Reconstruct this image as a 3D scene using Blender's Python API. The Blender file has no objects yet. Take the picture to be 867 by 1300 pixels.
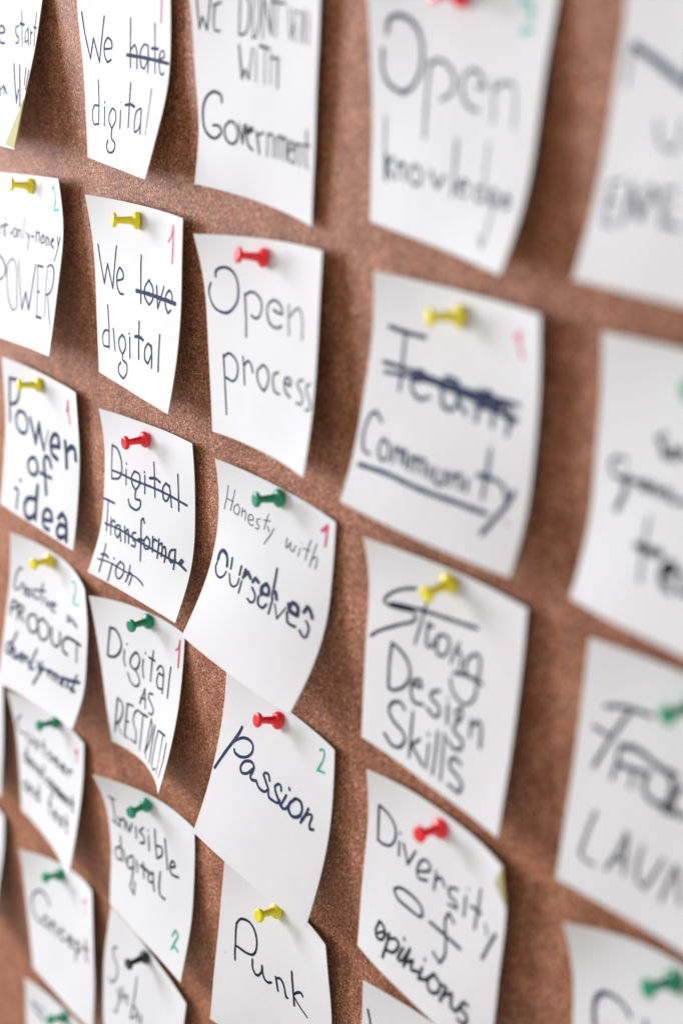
import bpy, math, random
from mathutils import Vector, Matrix
S = bpy.context.scene
COL = S.collection

# ---------------------------------------------------------------- camera
cam = bpy.data.cameras.new('camera')
cam.sensor_fit = 'VERTICAL'
cam.sensor_height = 36.0
cam.sensor_width = 24.0
cam.lens = 51.4557
cam.clip_start = 0.01
cam.clip_end = 20
cam.dof.use_dof = True
cam.dof.focus_distance = FOCUS = 0.6
cam.dof.aperture_fstop = 4.4
cam.dof.aperture_blades = 0
camo = bpy.data.objects.new('camera', cam)
COL.objects.link(camo)
camo.matrix_world = Matrix([[0.58668, -0.281106, 0.759464, 0.45], [0.809611, 0.18235, -0.557924, -0.286946], [0.018348, 0.942193, 0.334568, 0.2], [0, 0, 0, 1]])
S.camera = camo

# ---------------------------------------------------------------- world and lights
W = bpy.data.worlds.new('World')
S.world = W
W.use_nodes = True
W.node_tree.nodes['Background'].inputs[0].default_value = (1.0, 0.96, 0.925, 1)
W.node_tree.nodes['Background'].inputs[1].default_value = 0.66


def area(name, loc, target, sx, sy, power, colour):
    l = bpy.data.lights.new(name, 'AREA')
    l.shape = 'RECTANGLE'
    l.size, l.size_y = sx, sy
    l.energy = power
    l.color = colour
    o = bpy.data.objects.new(name, l)
    COL.objects.link(o)
    o.location = loc
    o.rotation_euler = (Vector(target) - Vector(loc)).to_track_quat('-Z', 'Y').to_euler()
    return o


# the window to the left of the board, a little above the notes
area('window_light', (-1.12, -0.62, 0.27), (0.0, 0, -0.1), 0.5, 0.64, 23, (0.925, 0.94, 1.0))
S.view_settings.view_transform = 'Standard'
S.view_settings.look = 'None'
S.view_settings.exposure = 0.0
S.view_settings.gamma = 1
S.render.film_transparent = False

MM = 0.001


# ---------------------------------------------------------------- materials
def new_mat(name):
    m = bpy.data.materials.new(name)
    m.use_nodes = True
    nt = m.node_tree
    return m, nt, nt.nodes['Principled BSDF'], lambda t: nt.nodes.new(t), nt.links.new


def ramp(nt, pts):
    r = nt.nodes.new('ShaderNodeValToRGB')
    e = r.color_ramp.elements
    while len(e) < len(pts):
        e.new(0.5)
    for q, (p, c) in zip(e, pts):
        q.position = p
        q.color = (*c, 1) if len(c) == 3 else c
    return r


def cork_material():
    m, nt, b, N, L = new_mat('pressed_cork')
    tc = N('ShaderNodeTexCoord')
    vor = N('ShaderNodeTexVoronoi'); vor.inputs['Scale'].default_value = 1750
    L(tc.outputs['Object'], vor.inputs['Vector'])
    sep = N('ShaderNodeSeparateColor'); L(vor.outputs['Color'], sep.inputs[0])
    gr = ramp(nt, [(0.0, (0.05, 0.016, 0.006)), (0.14, (0.125, 0.043, 0.017)), (0.32, (0.33, 0.113, 0.046)), (0.82, (0.42, 0.158, 0.074)), (1.0, (0.70, 0.43, 0.31))])
    L(sep.outputs[0], gr.inputs[0])
    n1 = N('ShaderNodeTexNoise'); n1.inputs['Scale'].default_value = 700; n1.inputs['Detail'].default_value = 6; n1.inputs['Roughness'].default_value = 0.65
    L(tc.outputs['Object'], n1.inputs['Vector'])
    r1 = ramp(nt, [(0.36, (0.42, 0.36, 0.33)), (0.5, (1, 1, 1)), (0.68, (1.35, 1.4, 1.42))])
    L(n1.outputs['Fac'], r1.inputs[0])
    mx = N('ShaderNodeMix'); mx.data_type = 'RGBA'; mx.blend_type = 'MULTIPLY'; mx.inputs[0].default_value = 0.85
    L(gr.outputs[0], mx.inputs[6]); L(r1.outputs[0], mx.inputs[7])
    n2 = N('ShaderNodeTexNoise'); n2.inputs['Scale'].default_value = 75; n2.inputs['Detail'].default_value = 6
    L(tc.outputs['Object'], n2.inputs['Vector'])
    r2 = ramp(nt, [(0.36, (0.80, 0.70, 0.60)), (0.64, (1.1, 1.09, 1.08))])
    L(n2.outputs['Fac'], r2.inputs[0])
    m2 = N('ShaderNodeMix'); m2.data_type = 'RGBA'; m2.blend_type = 'MULTIPLY'; m2.inputs[0].default_value = 1
    L(mx.outputs[2], m2.inputs[6]); L(r2.outputs[0], m2.inputs[7])
    L(m2.outputs[2], b.inputs['Base Color'])
    b.inputs['Roughness'].default_value = 0.6
    b.inputs['Specular IOR Level'].default_value = 0.36
    # granule relief
    v2 = N('ShaderNodeTexVoronoi'); v2.feature = 'F1'; v2.inputs['Scale'].default_value = 1750
    L(tc.outputs['Object'], v2.inputs['Vector'])
    ad = N('ShaderNodeMath'); ad.operation = 'MULTIPLY_ADD'; ad.inputs[1].default_value = -0.5
    L(v2.outputs['Distance'], ad.inputs[0]); L(n1.outputs['Fac'], ad.inputs[2])
    bp = N('ShaderNodeBump'); bp.inputs['Strength'].default_value = 0.85; bp.inputs['Distance'].default_value = 0.00045
    L(ad.outputs[0], bp.inputs['Height']); L(bp.outputs[0], b.inputs['Normal'])
    return m


def paper_material(name, col, trans=0.18):
    m, nt, b, N, L = new_mat(name)
    tc = N('ShaderNodeTexCoord')
    n1 = N('ShaderNodeTexNoise'); n1.inputs['Scale'].default_value = 900; n1.inputs['Detail'].default_value = 5
    L(tc.outputs['Object'], n1.inputs['Vector'])
    n2 = N('ShaderNodeTexNoise'); n2.inputs['Scale'].default_value = 60; n2.inputs['Detail'].default_value = 4
    L(tc.outputs['Object'], n2.inputs['Vector'])
    r = ramp(nt, [(0.3, tuple(c * 0.955 for c in col)), (0.7, col)])
    av = N('ShaderNodeMath'); av.operation = 'MULTIPLY_ADD'; av.inputs[1].default_value = 0.5
    sc = N('ShaderNodeMath'); sc.operation = 'MULTIPLY'; sc.inputs[1].default_value = 0.5
    L(n2.outputs['Fac'], sc.inputs[0]); L(n1.outputs['Fac'], av.inputs[0]); L(sc.outputs[0], av.inputs[2])
    L(av.outputs[0], r.inputs[0]); L(r.outputs[0], b.inputs['Base Color'])
    b.inputs['Roughness'].default_value = 0.7
    b.inputs['Specular IOR Level'].default_value = 0.25
    bp = N('ShaderNodeBump'); bp.inputs['Strength'].default_value = 0.25; bp.inputs['Distance'].default_value = 0.00006
    L(n1.outputs['Fac'], bp.inputs['Height']); L(bp.outputs[0], b.inputs['Normal'])
    tr = N('ShaderNodeBsdfTranslucent'); tr.inputs[0].default_value = (0.86, 0.85, 0.72, 1)
    ms = N('ShaderNodeMixShader'); ms.inputs[0].default_value = trans
    out = nt.nodes['Material Output']
    L(b.outputs[0], ms.inputs[1]); L(tr.outputs[0], ms.inputs[2]); L(ms.outputs[0], out.inputs[0])
    return m


def ink_material(name, col, light, rough=0.75):
    m, nt, b, N, L = new_mat(name)
    tc = N('ShaderNodeTexCoord')
    n1 = N('ShaderNodeTexNoise'); n1.inputs['Scale'].default_value = 260; n1.inputs['Detail'].default_value = 6; n1.inputs['Roughness'].default_value = 0.7
    L(tc.outputs['Object'], n1.inputs['Vector'])
    r = ramp(nt, [(0.38, col), (0.72, light)])
    L(n1.outputs['Fac'], r.inputs[0]); L(r.outputs[0], b.inputs['Base Color'])
    b.inputs['Roughness'].default_value = rough
    b.inputs['Specular IOR Level'].default_value = 0.12
    return m


def plastic_material(name, col, sss=0.12):
    m, nt, b, N, L = new_mat(name)
    tc = N('ShaderNodeTexCoord')
    n1 = N('ShaderNodeTexNoise'); n1.inputs['Scale'].default_value = 320; n1.inputs['Detail'].default_value = 3
    L(tc.outputs['Object'], n1.inputs['Vector'])
    rr = N('ShaderNodeMapRange'); rr.inputs[3].default_value = 0.2; rr.inputs[4].default_value = 0.36
    L(n1.outputs['Fac'], rr.inputs[0]); L(rr.outputs[0], b.inputs['Roughness'])
    bp = N('ShaderNodeBump'); bp.inputs['Strength'].default_value = 0.12; bp.inputs['Distance'].default_value = 0.0002
    L(n1.outputs['Fac'], bp.inputs['Height']); L(bp.outputs[0], b.inputs['Normal'])
    b.inputs['Base Color'].default_value = (*col, 1)
    b.inputs['Subsurface Weight'].default_value = sss
    b.inputs['Subsurface Radius'].default_value = (1, 0.7, 0.5)
    b.inputs['Subsurface Scale'].default_value = 0.0015
    b.inputs['Specular IOR Level'].default_value = 0.55
    return m


M_CORK = cork_material()
M_PAPER = paper_material('note_paper', (0.85, 0.852, 0.87))
M_BACK = paper_material('note_paper_back', (0.46, 0.44, 0.20), 0.1)
M_EDGE = paper_material('note_paper_edge', (0.60, 0.42, 0.08), 0.1)
INK = {
    'navy': ink_material('navy_marker', (0.020, 0.025, 0.070), (0.048, 0.058, 0.13)),
    'black': ink_material('black_marker', (0.009, 0.011, 0.021), (0.028, 0.032, 0.05)),
    'grey': ink_material('grey_pen', (0.07, 0.07, 0.085), (0.14, 0.14, 0.155)),
    'red': ink_material('red_marker', (0.58, 0.03, 0.09), (0.72, 0.12, 0.2)),
    'pink': ink_material('pink_marker', (0.72, 0.12, 0.24), (0.80, 0.25, 0.38)),
    'green': ink_material('green_marker', (0.01, 0.33, 0.18), (0.05, 0.46, 0.28)),
    'teal': ink_material('teal_marker', (0.06, 0.52, 0.40), (0.18, 0.62, 0.50)),
}
PLASTIC = {
    'red': plastic_material('red_plastic', (0.88, 0.008, 0.02)),
    'yellow': plastic_material('yellow_plastic', (0.84, 0.73, 0.01)),
    'green': plastic_material('green_plastic', (0.0, 0.27, 0.135)),
    'black': plastic_material('black_plastic', (0.012, 0.014, 0.018), 0),
}
M_STEEL, _nt, _b, _N, _L = new_mat('needle_steel')
_b.inputs['Metallic'].default_value = 1
_b.inputs['Roughness'].default_value = 0.25
_b.inputs['Base Color'].default_value = (0.6, 0.6, 0.6, 1)


def link_mesh(name, verts, faces, mats, parent=None, smooth=True, fm=None):
    me = bpy.data.meshes.new(name)
    me.from_pydata(verts, [], faces)
    for m in (mats if isinstance(mats, (list, tuple)) else [mats]):
        me.materials.append(m)
    if smooth:
        me.polygons.foreach_set('use_smooth', [True] * len(me.polygons))
    if fm:
        me.polygons.foreach_set('material_index', fm)
    me.update()
    o = bpy.data.objects.new(name, me)
    COL.objects.link(o)
    if parent:
        o.parent = parent
    return o


# ---------------------------------------------------------------- the cork board
def cork_board():
    x0, x1, z0, z1, t = -0.75, 0.75, -0.75, 0.55, 0.012
    v = [(x0, 0, z0), (x1, 0, z0), (x1, 0, z1), (x0, 0, z1), (x0, t, z0), (x1, t, z0), (x1, t, z1), (x0, t, z1)]
    f = [(0, 1, 2, 3), (5, 4, 7, 6), (4, 0, 3, 7), (1, 5, 6, 2), (4, 5, 1, 0), (3, 2, 6, 7)]
    o = link_mesh('cork_board', v, f, M_CORK, smooth=False)
    o['label'] = 'reddish brown pressed cork pinboard behind all the notes'
    o['category'] = 'pinboard'


cork_board()

# ---------------------------------------------------------------- curled square notes
SIZE = 76.0
NU, NV = 44, 44


def nat_weights(v, n=5):
    return NATW(v)


_A = None


def _solve_spline():
    # natural cubic spline through five rows: second derivatives as a linear map
    n, h = 5, 0.25
    A = [[0.0] * n for _ in range(n)]
    B = [[0.0] * n for _ in range(n)]
    A[0][0] = A[n - 1][n - 1] = 1
    for i in range(1, n - 1):
        A[i][i - 1] = A[i][i + 1] = h / 6
        A[i][i] = 2 * h / 3
        B[i][i - 1] = B[i][i + 1] = 1 / h
        B[i][i] = -2 / h
    for i in range(n):
        p = A[i][i]
        for j in range(n):
            A[i][j] /= p
            B[i][j] /= p
        for k in range(n):
            if k != i and A[k][i]:
                q = A[k][i]
                for j in range(n):
                    A[k][j] -= q * A[i][j]
                    B[k][j] -= q * B[i][j]
    return B


SPL = _solve_spline()


def wv(v):
    h = 0.25
    i = min(max(int(v / h), 0), 3)
    b = (v - i * h) / h
    a = 1 - b
    w = [0.0] * 5
    w[i] += a
    w[i + 1] += b
    ca, cb = (a ** 3 - a) * h * h / 6, (b ** 3 - b) * h * h / 6
    for j in range(5):
        w[j] += ca * SPL[i][j] + cb * SPL[i + 1][j]
    return w


def wu(u):
    return (2 * (u - .5) * (u - 1), -4 * u * (u - 1), 2 * u * (u - .5))


class Sheet:
    """A 76 mm paper square bent through 5 rows of 3 measured points (mm, board plane y = 0)."""

    def __init__(self, pts, seed):
        self.p = pts
        r = random.Random(seed)
        self.ph = [r.uniform(0, 6.28) for _ in range(6)]
        self.am = [r.uniform(0.05, 0.16) for _ in range(3)]

    def at(self, u, v):
        a, b = wu(u), wv(v)
        x = y = z = 0.0
        for i in range(5):
            for j in range(3):
                w = b[i] * a[j]
                q = self.p[i * 3 + j]
                x += w * q[0]; y += w * q[1]; z += w * q[2]
        ph, am = self.ph, self.am
        y += am[0] * math.sin(5 * u + ph[0]) * math.sin(7 * v + ph[1]) + am[1] * math.sin(11 * u + 4 * v + ph[2]) \
            + am[2] * 0.7 * math.sin(13 * v - 6 * u + ph[3])
        return Vector((x, min(y, -0.25), z))

    def frame(self, u, v):
        e = 0.004
        p = self.at(u, v)
        du = self.at(min(u + e, 1), v) - self.at(max(u - e, 0), v)
        dv = self.at(u, min(v + e, 1)) - self.at(u, max(v - e, 0))
        n = dv.cross(du).normalized()
        if n.y > 0:
            n = -n
        return p, n


def build_sheet(s, parent, org, fold=None):
    nu, nv, T = NU, NV, 0.24
    front, back = [], []
    for i in range(nv + 1):
        for j in range(nu + 1):
            u, v = j / nu, i / nv
            if fold:
                u, v = fold(u, v)
            p, n = s.frame(u, v)
            front.append((p - org) * MM)
            back.append((p - n * T - org) * MM)
    K = len(front)
    f, fm = [], []
    W1 = nu + 1
    for i in range(nv):
        for j in range(nu):
            a = i * W1 + j
            f.append((a, a + W1, a + W1 + 1, a + 1)); fm.append(0)
            f.append((K + a, K + a + 1, K + a + W1 + 1, K + a + W1)); fm.append(1)
    ring = [j for j in range(nu)] + [i * W1 + nu for i in range(nv)] + [nv * W1 + j for j in range(nu, 0, -1)] + [i * W1 for i in range(nv, 0, -1)]
    V = front + back
    base = len(V)
    V += [V[r] for r in ring] + [V[K + r] for r in ring]
    R = len(ring)
    for k in range(R):
        k2 = (k + 1) % R
        f.append((base + k, base + k2, base + R + k2, base + R + k)); fm.append(2)
    return link_mesh('sheet', V, f, [M_PAPER, M_BACK, M_EDGE], parent, True, fm)


def build_ink(s, parent, org, name, colour, rows, lift):
    V, F = [], []

    def disc(p, n, r):
        t = n.orthogonal().normalized(); b = n.cross(t)
        k = len(V)
        for q in range(10):
            a = q * math.tau / 10
            V.append((p + (t * math.cos(a) + b * math.sin(a)) * r - org) * MM)
        F.append(tuple(range(k, k + 10)))

    rng = random.Random(len(rows) * 7 + int(lift * 999))
    for row in rows:
        w = row[0] * 0.62
        uv = [(row[i] / 1000, row[i + 1] / 1000) for i in range(1, len(row), 2)]
        # straight spans are cut so the ink follows the bend of the sheet
        dense = [uv[0]]
        for (a, b), (c, d) in zip(uv, uv[1:]):
            k = max(1, int(math.hypot(c - a, d - b) * SIZE / 1.3))
            dense += [(a + (c - a) * q / k, b + (d - b) * q / k) for q in range(1, k + 1)]
        fr = [s.frame(*q) for q in dense]
        P = [p + n * lift for p, n in fr]
        Nn = [n for p, n in fr]
        lift += 0.0035
        ph = rng.uniform(0, 6.28)
        ws = [w * (1 + 0.07 * math.sin(ph + i * 0.9)) for i in range(len(P))]
        seg = []
        prev = None
        for i in range(len(P)):
            a = P[i] - P[i - 1] if i else P[1] - P[0]
            b = P[i + 1] - P[i] if i < len(P) - 1 else a
            if a.length < 1e-6: a = b
            if b.length < 1e-6: b = a
            if a.length < 1e-6: a = b = Vector((1, 0, 0))
            a, b = a.normalized(), b.normalized()
            turn = a.dot(b)
            if turn < 0.72 and 0 < i < len(P) - 1:
                # corner: end one ribbon, start the next, with a round joint
                for t, last in ((a, True), (b, False)):
                    side = Nn[i].cross(t).normalized() * ws[i]
                    k = len(V)
                    V.append((P[i] + side - org) * MM); V.append((P[i] - side - org) * MM)
                    if last and prev is not None: F.append((prev, prev + 1, k + 1, k))
                    prev = k
                disc(P[i] + Nn[i] * 0.0015, Nn[i], ws[i])
            else:
                side = Nn[i].cross((a + b).normalized()).normalized() * ws[i]
                k = len(V)
                V.append((P[i] + side - org) * MM); V.append((P[i] - side - org) * MM)
                if prev is not None: F.append((prev, prev + 1, k + 1, k))
                prev = k
        disc(P[0] + Nn[0] * 0.0015, Nn[0], ws[0]); disc(P[-1] + Nn[-1] * 0.0015, Nn[-1], ws[-1])
    link_mesh(name, V, F, INK[colour], parent, False)
    return lift


LABELS = {
 'start': "white note at the top left of the picture with a folded yellow green corner",
 'hate': "white note reading We hate digital with hate struck out",
 'gov': "white note reading Government at the top, with a tapering dark G",
 'know': "white note reading Open knowledge at the top right",
 'now': "large blurred white note cut off by the top right corner",
 'power': "white note with a green 2 reading POWER at the left edge",
 'love': "white note reading We love digital with love struck out",
 'process': "white note reading Open process under a red pin",
 'team': "white note reading Community underlined, with a crossed out word above it",
 'quality': "blurred white note at the right edge, above the one reading LAUNCH letters",
 'idea': "white note reading Power of idea in bold letters",
 'transf': "white note with Digital Transformation crossed out on three lines",
 'honesty': "white note reading Honesty with Ourselves, its lower edge lifted off the board",
 'strong': "white note reading Strong Design Skills with a long swooping S",
 'frog': "blurred white note at the right edge with a crossed out word over grey capitals",
 'creative': "white note reading Creative PRODUCT development with a rounded right edge",
 'restrict': "white note reading Digital AS RESTRICTI with its lower right corner curled to a point",
 'passion': "white note reading Passion in slanted navy script with a green 2",
 'diversity': "white note reading Diversity of opinions with a small folded yellow green corner",
 'launchb': "blurred white note in the lower right corner of the picture",
 'customer': "blurred note crowded with black lines below the Creative note",
 'invisible': "white note reading Invisible digital with a green 2 at its lower right",
 'punk': "white note reading Punk in black letters under the Passion note",
 'concept': "blurred white note with one diagonal word starting with a large C",
 'symb': "white note held by the black pin",
 'lastleft': "white note at the bottom left edge, lowest of its column",
 'lastmid': "white note only just rising from the bottom edge below the Diversity note",
 'sliverA': "pale sliver of a note at the far left edge, upper of two",
 'sliverB': "pale sliver of a note at the far left edge, lower of two",
}
SHAPES = {
 'start': [[-232.39,-2.53,208.06],[-194.43,-0.76,207.42],[-156.43,-0.75,206.9],[-232.64,-4.42,189.17],[-194.64,-4.04,188.71],[-156.64,-4.82,188.34],[-232.86,-6.28,170.26],[-194.88,-7.46,170.04],[-156.91,-9.41,169.9],[-233.03,-8.08,151.34],[-195.14,-10.87,151.36],[-157.38,-14.76,151.67],[-233.13,-9.87,132.42],[-195.37,-14.2,132.66],[-157.73,-19.49,133.27]],
 'hate': [[-123.54,-4.47,208.11],[-85.57,-2.33,206.55],[-47.67,-3.93,203.47],[-124.48,-3.08,189.19],[-86.5,-2.82,187.66],[-48.51,-3.23,185.24],[-125.22,-1.61,170.24],[-87.32,-3.64,168.87],[-49.28,-4.49,167.0],[-125.81,-0.82,151.22],[-88.08,-4.79,150.12],[-50.28,-8.74,149.19],[-126.29,-0.74,132.18],[-88.65,-6.06,131.35],[-51.5,-14.19,131.71]],
 'gov': [[-27.28,-8.33,204.68],[10.53,-3.77,203.8],[48.48,-4.27,200.58],[-28.52,-5.76,186.55],[9.43,-3.48,184.96],[47.32,-4.07,181.91],[-29.82,-3.93,168.28],[8.22,-3.21,166.27],[46.14,-3.81,163.17],[-30.96,-2.45,149.89],[6.95,-2.26,147.74],[44.81,-3.45,144.37],[-32.46,-3.57,131.47],[5.51,-0.51,129.39],[43.24,-2.92,125.53]],
 'know': [[77.63,-8.07,204.81],[115.34,-2.72,204.09],[153.36,-1.59,202.07],[76.72,-5.35,186.53],[114.64,-3.36,185.16],[152.46,-3.75,183.14],[75.84,-3.42,168.12],[113.84,-4.15,166.33],[151.8,-5.07,164.07],[74.81,-2.34,149.63],[112.75,-4.89,147.59],[150.73,-7.63,145.13],[73.65,-1.41,131.1],[111.43,-5.5,128.89],[148.57,-12.95,126.84]],
 'now': [[178.41,-1.97,205.15],[216.45,-0.95,204.83],[254.44,-2.46,204.76],[178.43,-3.32,186.22],[216.4,-3.77,186.04],[254.36,-5.33,185.96],[178.31,-5.55,167.38],[216.29,-6.75,167.27],[254.25,-8.13,167.15],[178.22,-8.74,148.69],[216.11,-9.82,148.52],[254.08,-10.79,148.31],[177.7,-13.71,130.39],[215.8,-12.97,129.79],[253.82,-13.34,129.46]],
 'power': [[-218.01,-1.13,116.73],[-180.09,-1.11,119.02],[-142.73,-6.88,121.86],[-216.9,-4.63,97.97],[-178.97,-4.54,100.13],[-141.04,-6.25,102.56],[-215.88,-8.23,79.23],[-177.95,-8.29,81.32],[-140.06,-9.07,83.43],[-214.94,-11.99,60.5],[-177.02,-12.2,62.55],[-139.14,-13.03,64.45],[-214.04,-15.9,41.77],[-176.13,-16.19,43.82],[-138.18,-17.02,45.46]],
 'love': [[-114.61,-8.29,118.41],[-76.85,-3.01,118.28],[-38.89,-5.02,117.95],[-114.58,-5.46,99.43],[-76.7,-4.23,99.18],[-38.8,-6.1,98.93],[-114.65,-4.88,80.26],[-76.66,-5.86,80.14],[-38.68,-7.31,79.86],[-114.58,-4.88,61.09],[-76.68,-7.68,61.16],[-38.7,-9.65,60.86],[-114.45,-4.95,41.93],[-76.79,-9.65,42.21],[-39.02,-13.5,42.07]],
 'process': [[-23.56,-9.73,114.53],[14.03,-3.62,117.55],[52.02,-4.79,118.9],[-22.41,-5.94,95.92],[15.35,-4.55,98.31],[53.18,-6.48,99.79],[-21.53,-5.28,76.85],[16.44,-5.92,79.2],[54.33,-8.23,80.59],[-20.39,-4.88,57.75],[17.47,-7.17,60.23],[55.35,-10.54,61.33],[-19.28,-4.99,38.57],[18.38,-8.12,41.39],[55.85,-14.23,42.15]],
 'team': [[83.52,-7.1,117.26],[121.3,-1.9,116.44],[158.94,-6.4,116.8],[83.95,-7.06,98.12],[121.71,-4.66,97.41],[159.63,-5.68,97.49],[84.04,-9.67,79.24],[122.01,-7.99,78.44],[159.93,-6.02,78.08],[84.25,-13.4,60.65],[122.18,-12.02,59.59],[160.11,-7.82,58.75],[83.9,-18.84,42.55],[121.93,-16.81,40.83],[159.65,-12.35,39.88]],
 'quality': [[181.12,-4.53,116.2],[219.14,-1.68,116.29],[257.15,-2.88,116.8],[181.56,-3.57,97.15],[219.5,-3.85,97.41],[257.44,-5.63,98.04],[181.87,-3.88,78.12],[219.77,-6.4,78.54],[257.69,-8.2,79.25],[182.28,-5.6,59.21],[219.91,-9.38,59.68],[257.84,-10.39,60.42],[181.81,-9.95,40.78],[219.85,-12.82,40.83],[257.92,-12.16,41.59]],
 'idea': [[-215.56,-6.54,28.42],[-177.72,-2.77,27.08],[-139.81,-4.43,26.75],[-215.76,-6.22,9.26],[-177.87,-3.99,8.17],[-139.87,-3.77,7.65],[-215.98,-7.11,-9.81],[-178.02,-5.76,-10.74],[-140.02,-4.0,-11.45],[-216.24,-9.18,-28.75],[-178.26,-7.97,-29.62],[-140.31,-5.98,-30.47],[-216.54,-11.8,-47.61],[-178.56,-10.47,-48.49],[-140.59,-8.83,-49.38]],
 'transf': [[-113.85,-5.98,25.71],[-76.0,-1.88,26.89],[-38.11,-3.02,28.53],[-112.94,-4.44,6.77],[-75.03,-3.53,8.01],[-37.07,-2.76,9.44],[-112.22,-5.85,-12.17],[-74.2,-5.98,-10.8],[-36.25,-4.0,-9.62],[-111.4,-9.03,-30.84],[-73.51,-9.43,-29.46],[-35.47,-7.5,-28.38],[-111.2,-15.87,-48.53],[-73.15,-13.69,-48.01],[-35.27,-14.33,-46.16]],
 'honesty': [[-17.68,-4.88,27.93],[20.28,-0.79,26.49],[58.3,-1.7,24.06],[-18.01,-3.15,8.94],[19.83,-3.46,7.5],[57.69,-2.05,5.21],[-18.68,-5.29,-9.94],[19.17,-7.24,-11.24],[57.04,-4.1,-13.57],[-19.65,-11.17,-27.99],[18.22,-12.76,-29.54],[56.15,-9.76,-31.54],[-20.94,-19.4,-45.11],[17.08,-19.71,-47.49],[54.91,-18.55,-48.08]],
 'strong': [[83.22,-8.25,27.46],[120.96,-2.79,27.77],[158.92,-3.82,27.8],[83.46,-5.43,8.8],[121.29,-4.03,8.76],[159.25,-4.9,8.73],[83.26,-5.91,-10.11],[121.34,-5.57,-10.21],[159.33,-6.46,-10.36],[83.3,-6.44,-29.01],[121.34,-6.95,-29.14],[159.33,-8.38,-29.45],[83.28,-6.79,-47.92],[121.31,-8.06,-48.05],[159.32,-10.55,-48.54]],
 'frog': [[185.01,-4.01,28.25],[222.89,-1.0,29.71],[260.89,-1.91,30.86],[185.66,-5.6,9.43],[223.57,-3.79,10.85],[261.53,-4.19,12.05],[186.24,-7.63,-9.39],[224.2,-6.43,-8.0],[262.17,-6.45,-6.78],[186.84,-9.98,-28.2],[224.81,-8.71,-26.84],[262.79,-8.6,-25.64],[187.49,-12.46,-47.03],[225.42,-10.66,-45.68],[263.4,-10.67,-44.5]],
 'creative': [[-211.85,-9.38,-62.08],[-174.28,-0.71,-64.98],[-136.15,-5.8,-68.25],[-212.12,-10.7,-82.42],[-174.8,-4.96,-83.98],[-136.85,-5.06,-86.12],[-212.27,-13.74,-102.6],[-174.74,-9.19,-102.91],[-136.92,-6.15,-104.12],[-211.7,-17.54,-122.67],[-174.09,-13.59,-121.62],[-136.22,-9.06,-122.03],[-210.36,-21.69,-142.7],[-173.1,-18.32,-140.16],[-135.62,-15.83,-138.95]],
 'restrict': [[-126.63,-8.51,-67.47],[-89.54,-1.49,-62.24],[-51.32,-0.61,-60.76],[-125.67,-6.01,-85.94],[-88.09,-2.96,-81.32],[-50.12,-2.92,-78.92],[-124.46,-4.55,-104.71],[-86.74,-4.14,-100.2],[-48.95,-6.78,-96.86],[-122.79,-3.51,-123.65],[-85.16,-4.64,-118.94],[-48.08,-11.76,-114.54],[-120.63,-2.63,-142.65],[-83.08,-4.36,-137.63],[-48.08,-17.76,-131.89]],
 'passion': [[-13.24,-3.32,-62.19],[24.55,-0.58,-62.89],[62.32,-3.36,-63.9],[-13.89,-4.55,-80.63],[24.04,-3.6,-81.74],[61.98,-3.34,-83.1],[-14.72,-7.77,-98.86],[23.29,-7.09,-100.42],[61.21,-4.71,-102.22],[-15.64,-12.38,-116.82],[22.3,-11.35,-118.93],[60.16,-7.94,-121.05],[-16.97,-18.39,-134.37],[21.1,-16.3,-137.31],[58.87,-12.83,-139.42]],
 'diversity': [[85.05,-5.51,-60.53],[122.87,-1.68,-60.42],[160.55,-6.99,-61.55],[84.71,-3.96,-79.2],[122.6,-3.48,-79.53],[160.56,-5.8,-80.39],[84.03,-4.79,-98.0],[122.05,-5.36,-98.54],[159.95,-6.51,-99.29],[83.58,-5.59,-116.85],[121.54,-7.3,-117.49],[159.59,-7.25,-118.19],[83.13,-6.22,-135.74],[121.0,-9.44,-136.44],[158.89,-8.72,-137.0]],
 'launchb': [[187.74,-7.89,-64.38],[224.56,-1.57,-57.47],[261.22,-12.3,-55.16],[189.55,-4.32,-82.55],[226.92,-3.37,-76.92],[264.07,-9.91,-73.51],[191.33,-3.97,-101.22],[228.99,-5.07,-96.1],[266.58,-8.69,-92.17],[193.45,-4.67,-119.98],[231.08,-6.56,-115.08],[268.81,-8.41,-110.99],[195.59,-5.84,-138.79],[233.18,-7.93,-133.96],[270.95,-8.52,-129.85]],
 'customer': [[-226.47,-10.84,-157.35],[-189.37,-1.81,-157.38],[-151.33,-2.72,-158.01],[-227.07,-7.49,-176.06],[-189.28,-3.92,-176.34],[-151.29,-4.31,-176.89],[-227.41,-6.02,-195.03],[-189.4,-5.78,-195.25],[-151.43,-7.06,-195.68],[-227.56,-5.88,-214.08],[-189.58,-7.06,-214.16],[-151.75,-10.61,-214.37],[-227.6,-6.18,-233.14],[-189.65,-7.71,-233.08],[-152.21,-14.33,-233.04]],
 'invisible': [[-119.23,-14.33,-156.69],[-82.89,-2.78,-154.18],[-44.93,-1.25,-153.06],[-119.3,-8.15,-174.61],[-81.68,-3.86,-173.25],[-43.81,-2.43,-172.1],[-118.85,-5.91,-193.34],[-80.86,-5.47,-192.23],[-42.88,-4.22,-191.18],[-118.31,-6.75,-212.22],[-80.28,-7.61,-211.12],[-42.25,-7.44,-210.1],[-117.82,-8.45,-231.06],[-79.81,-10.08,-229.96],[-41.78,-11.79,-228.8]],
 'punk': [[-13.15,-5.24,-150.81],[24.68,-1.12,-149.58],[62.41,-5.88,-148.35],[-12.4,-7.48,-169.67],[25.38,-3.82,-168.45],[63.34,-4.34,-167.22],[-11.61,-10.11,-188.52],[26.17,-6.12,-187.31],[64.12,-3.55,-186.16],[-10.75,-12.85,-207.35],[26.92,-7.89,-206.18],[64.73,-4.05,-205.14],[-9.78,-15.55,-226.21],[27.64,-9.23,-225.07],[65.38,-4.99,-224.11]],
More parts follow.
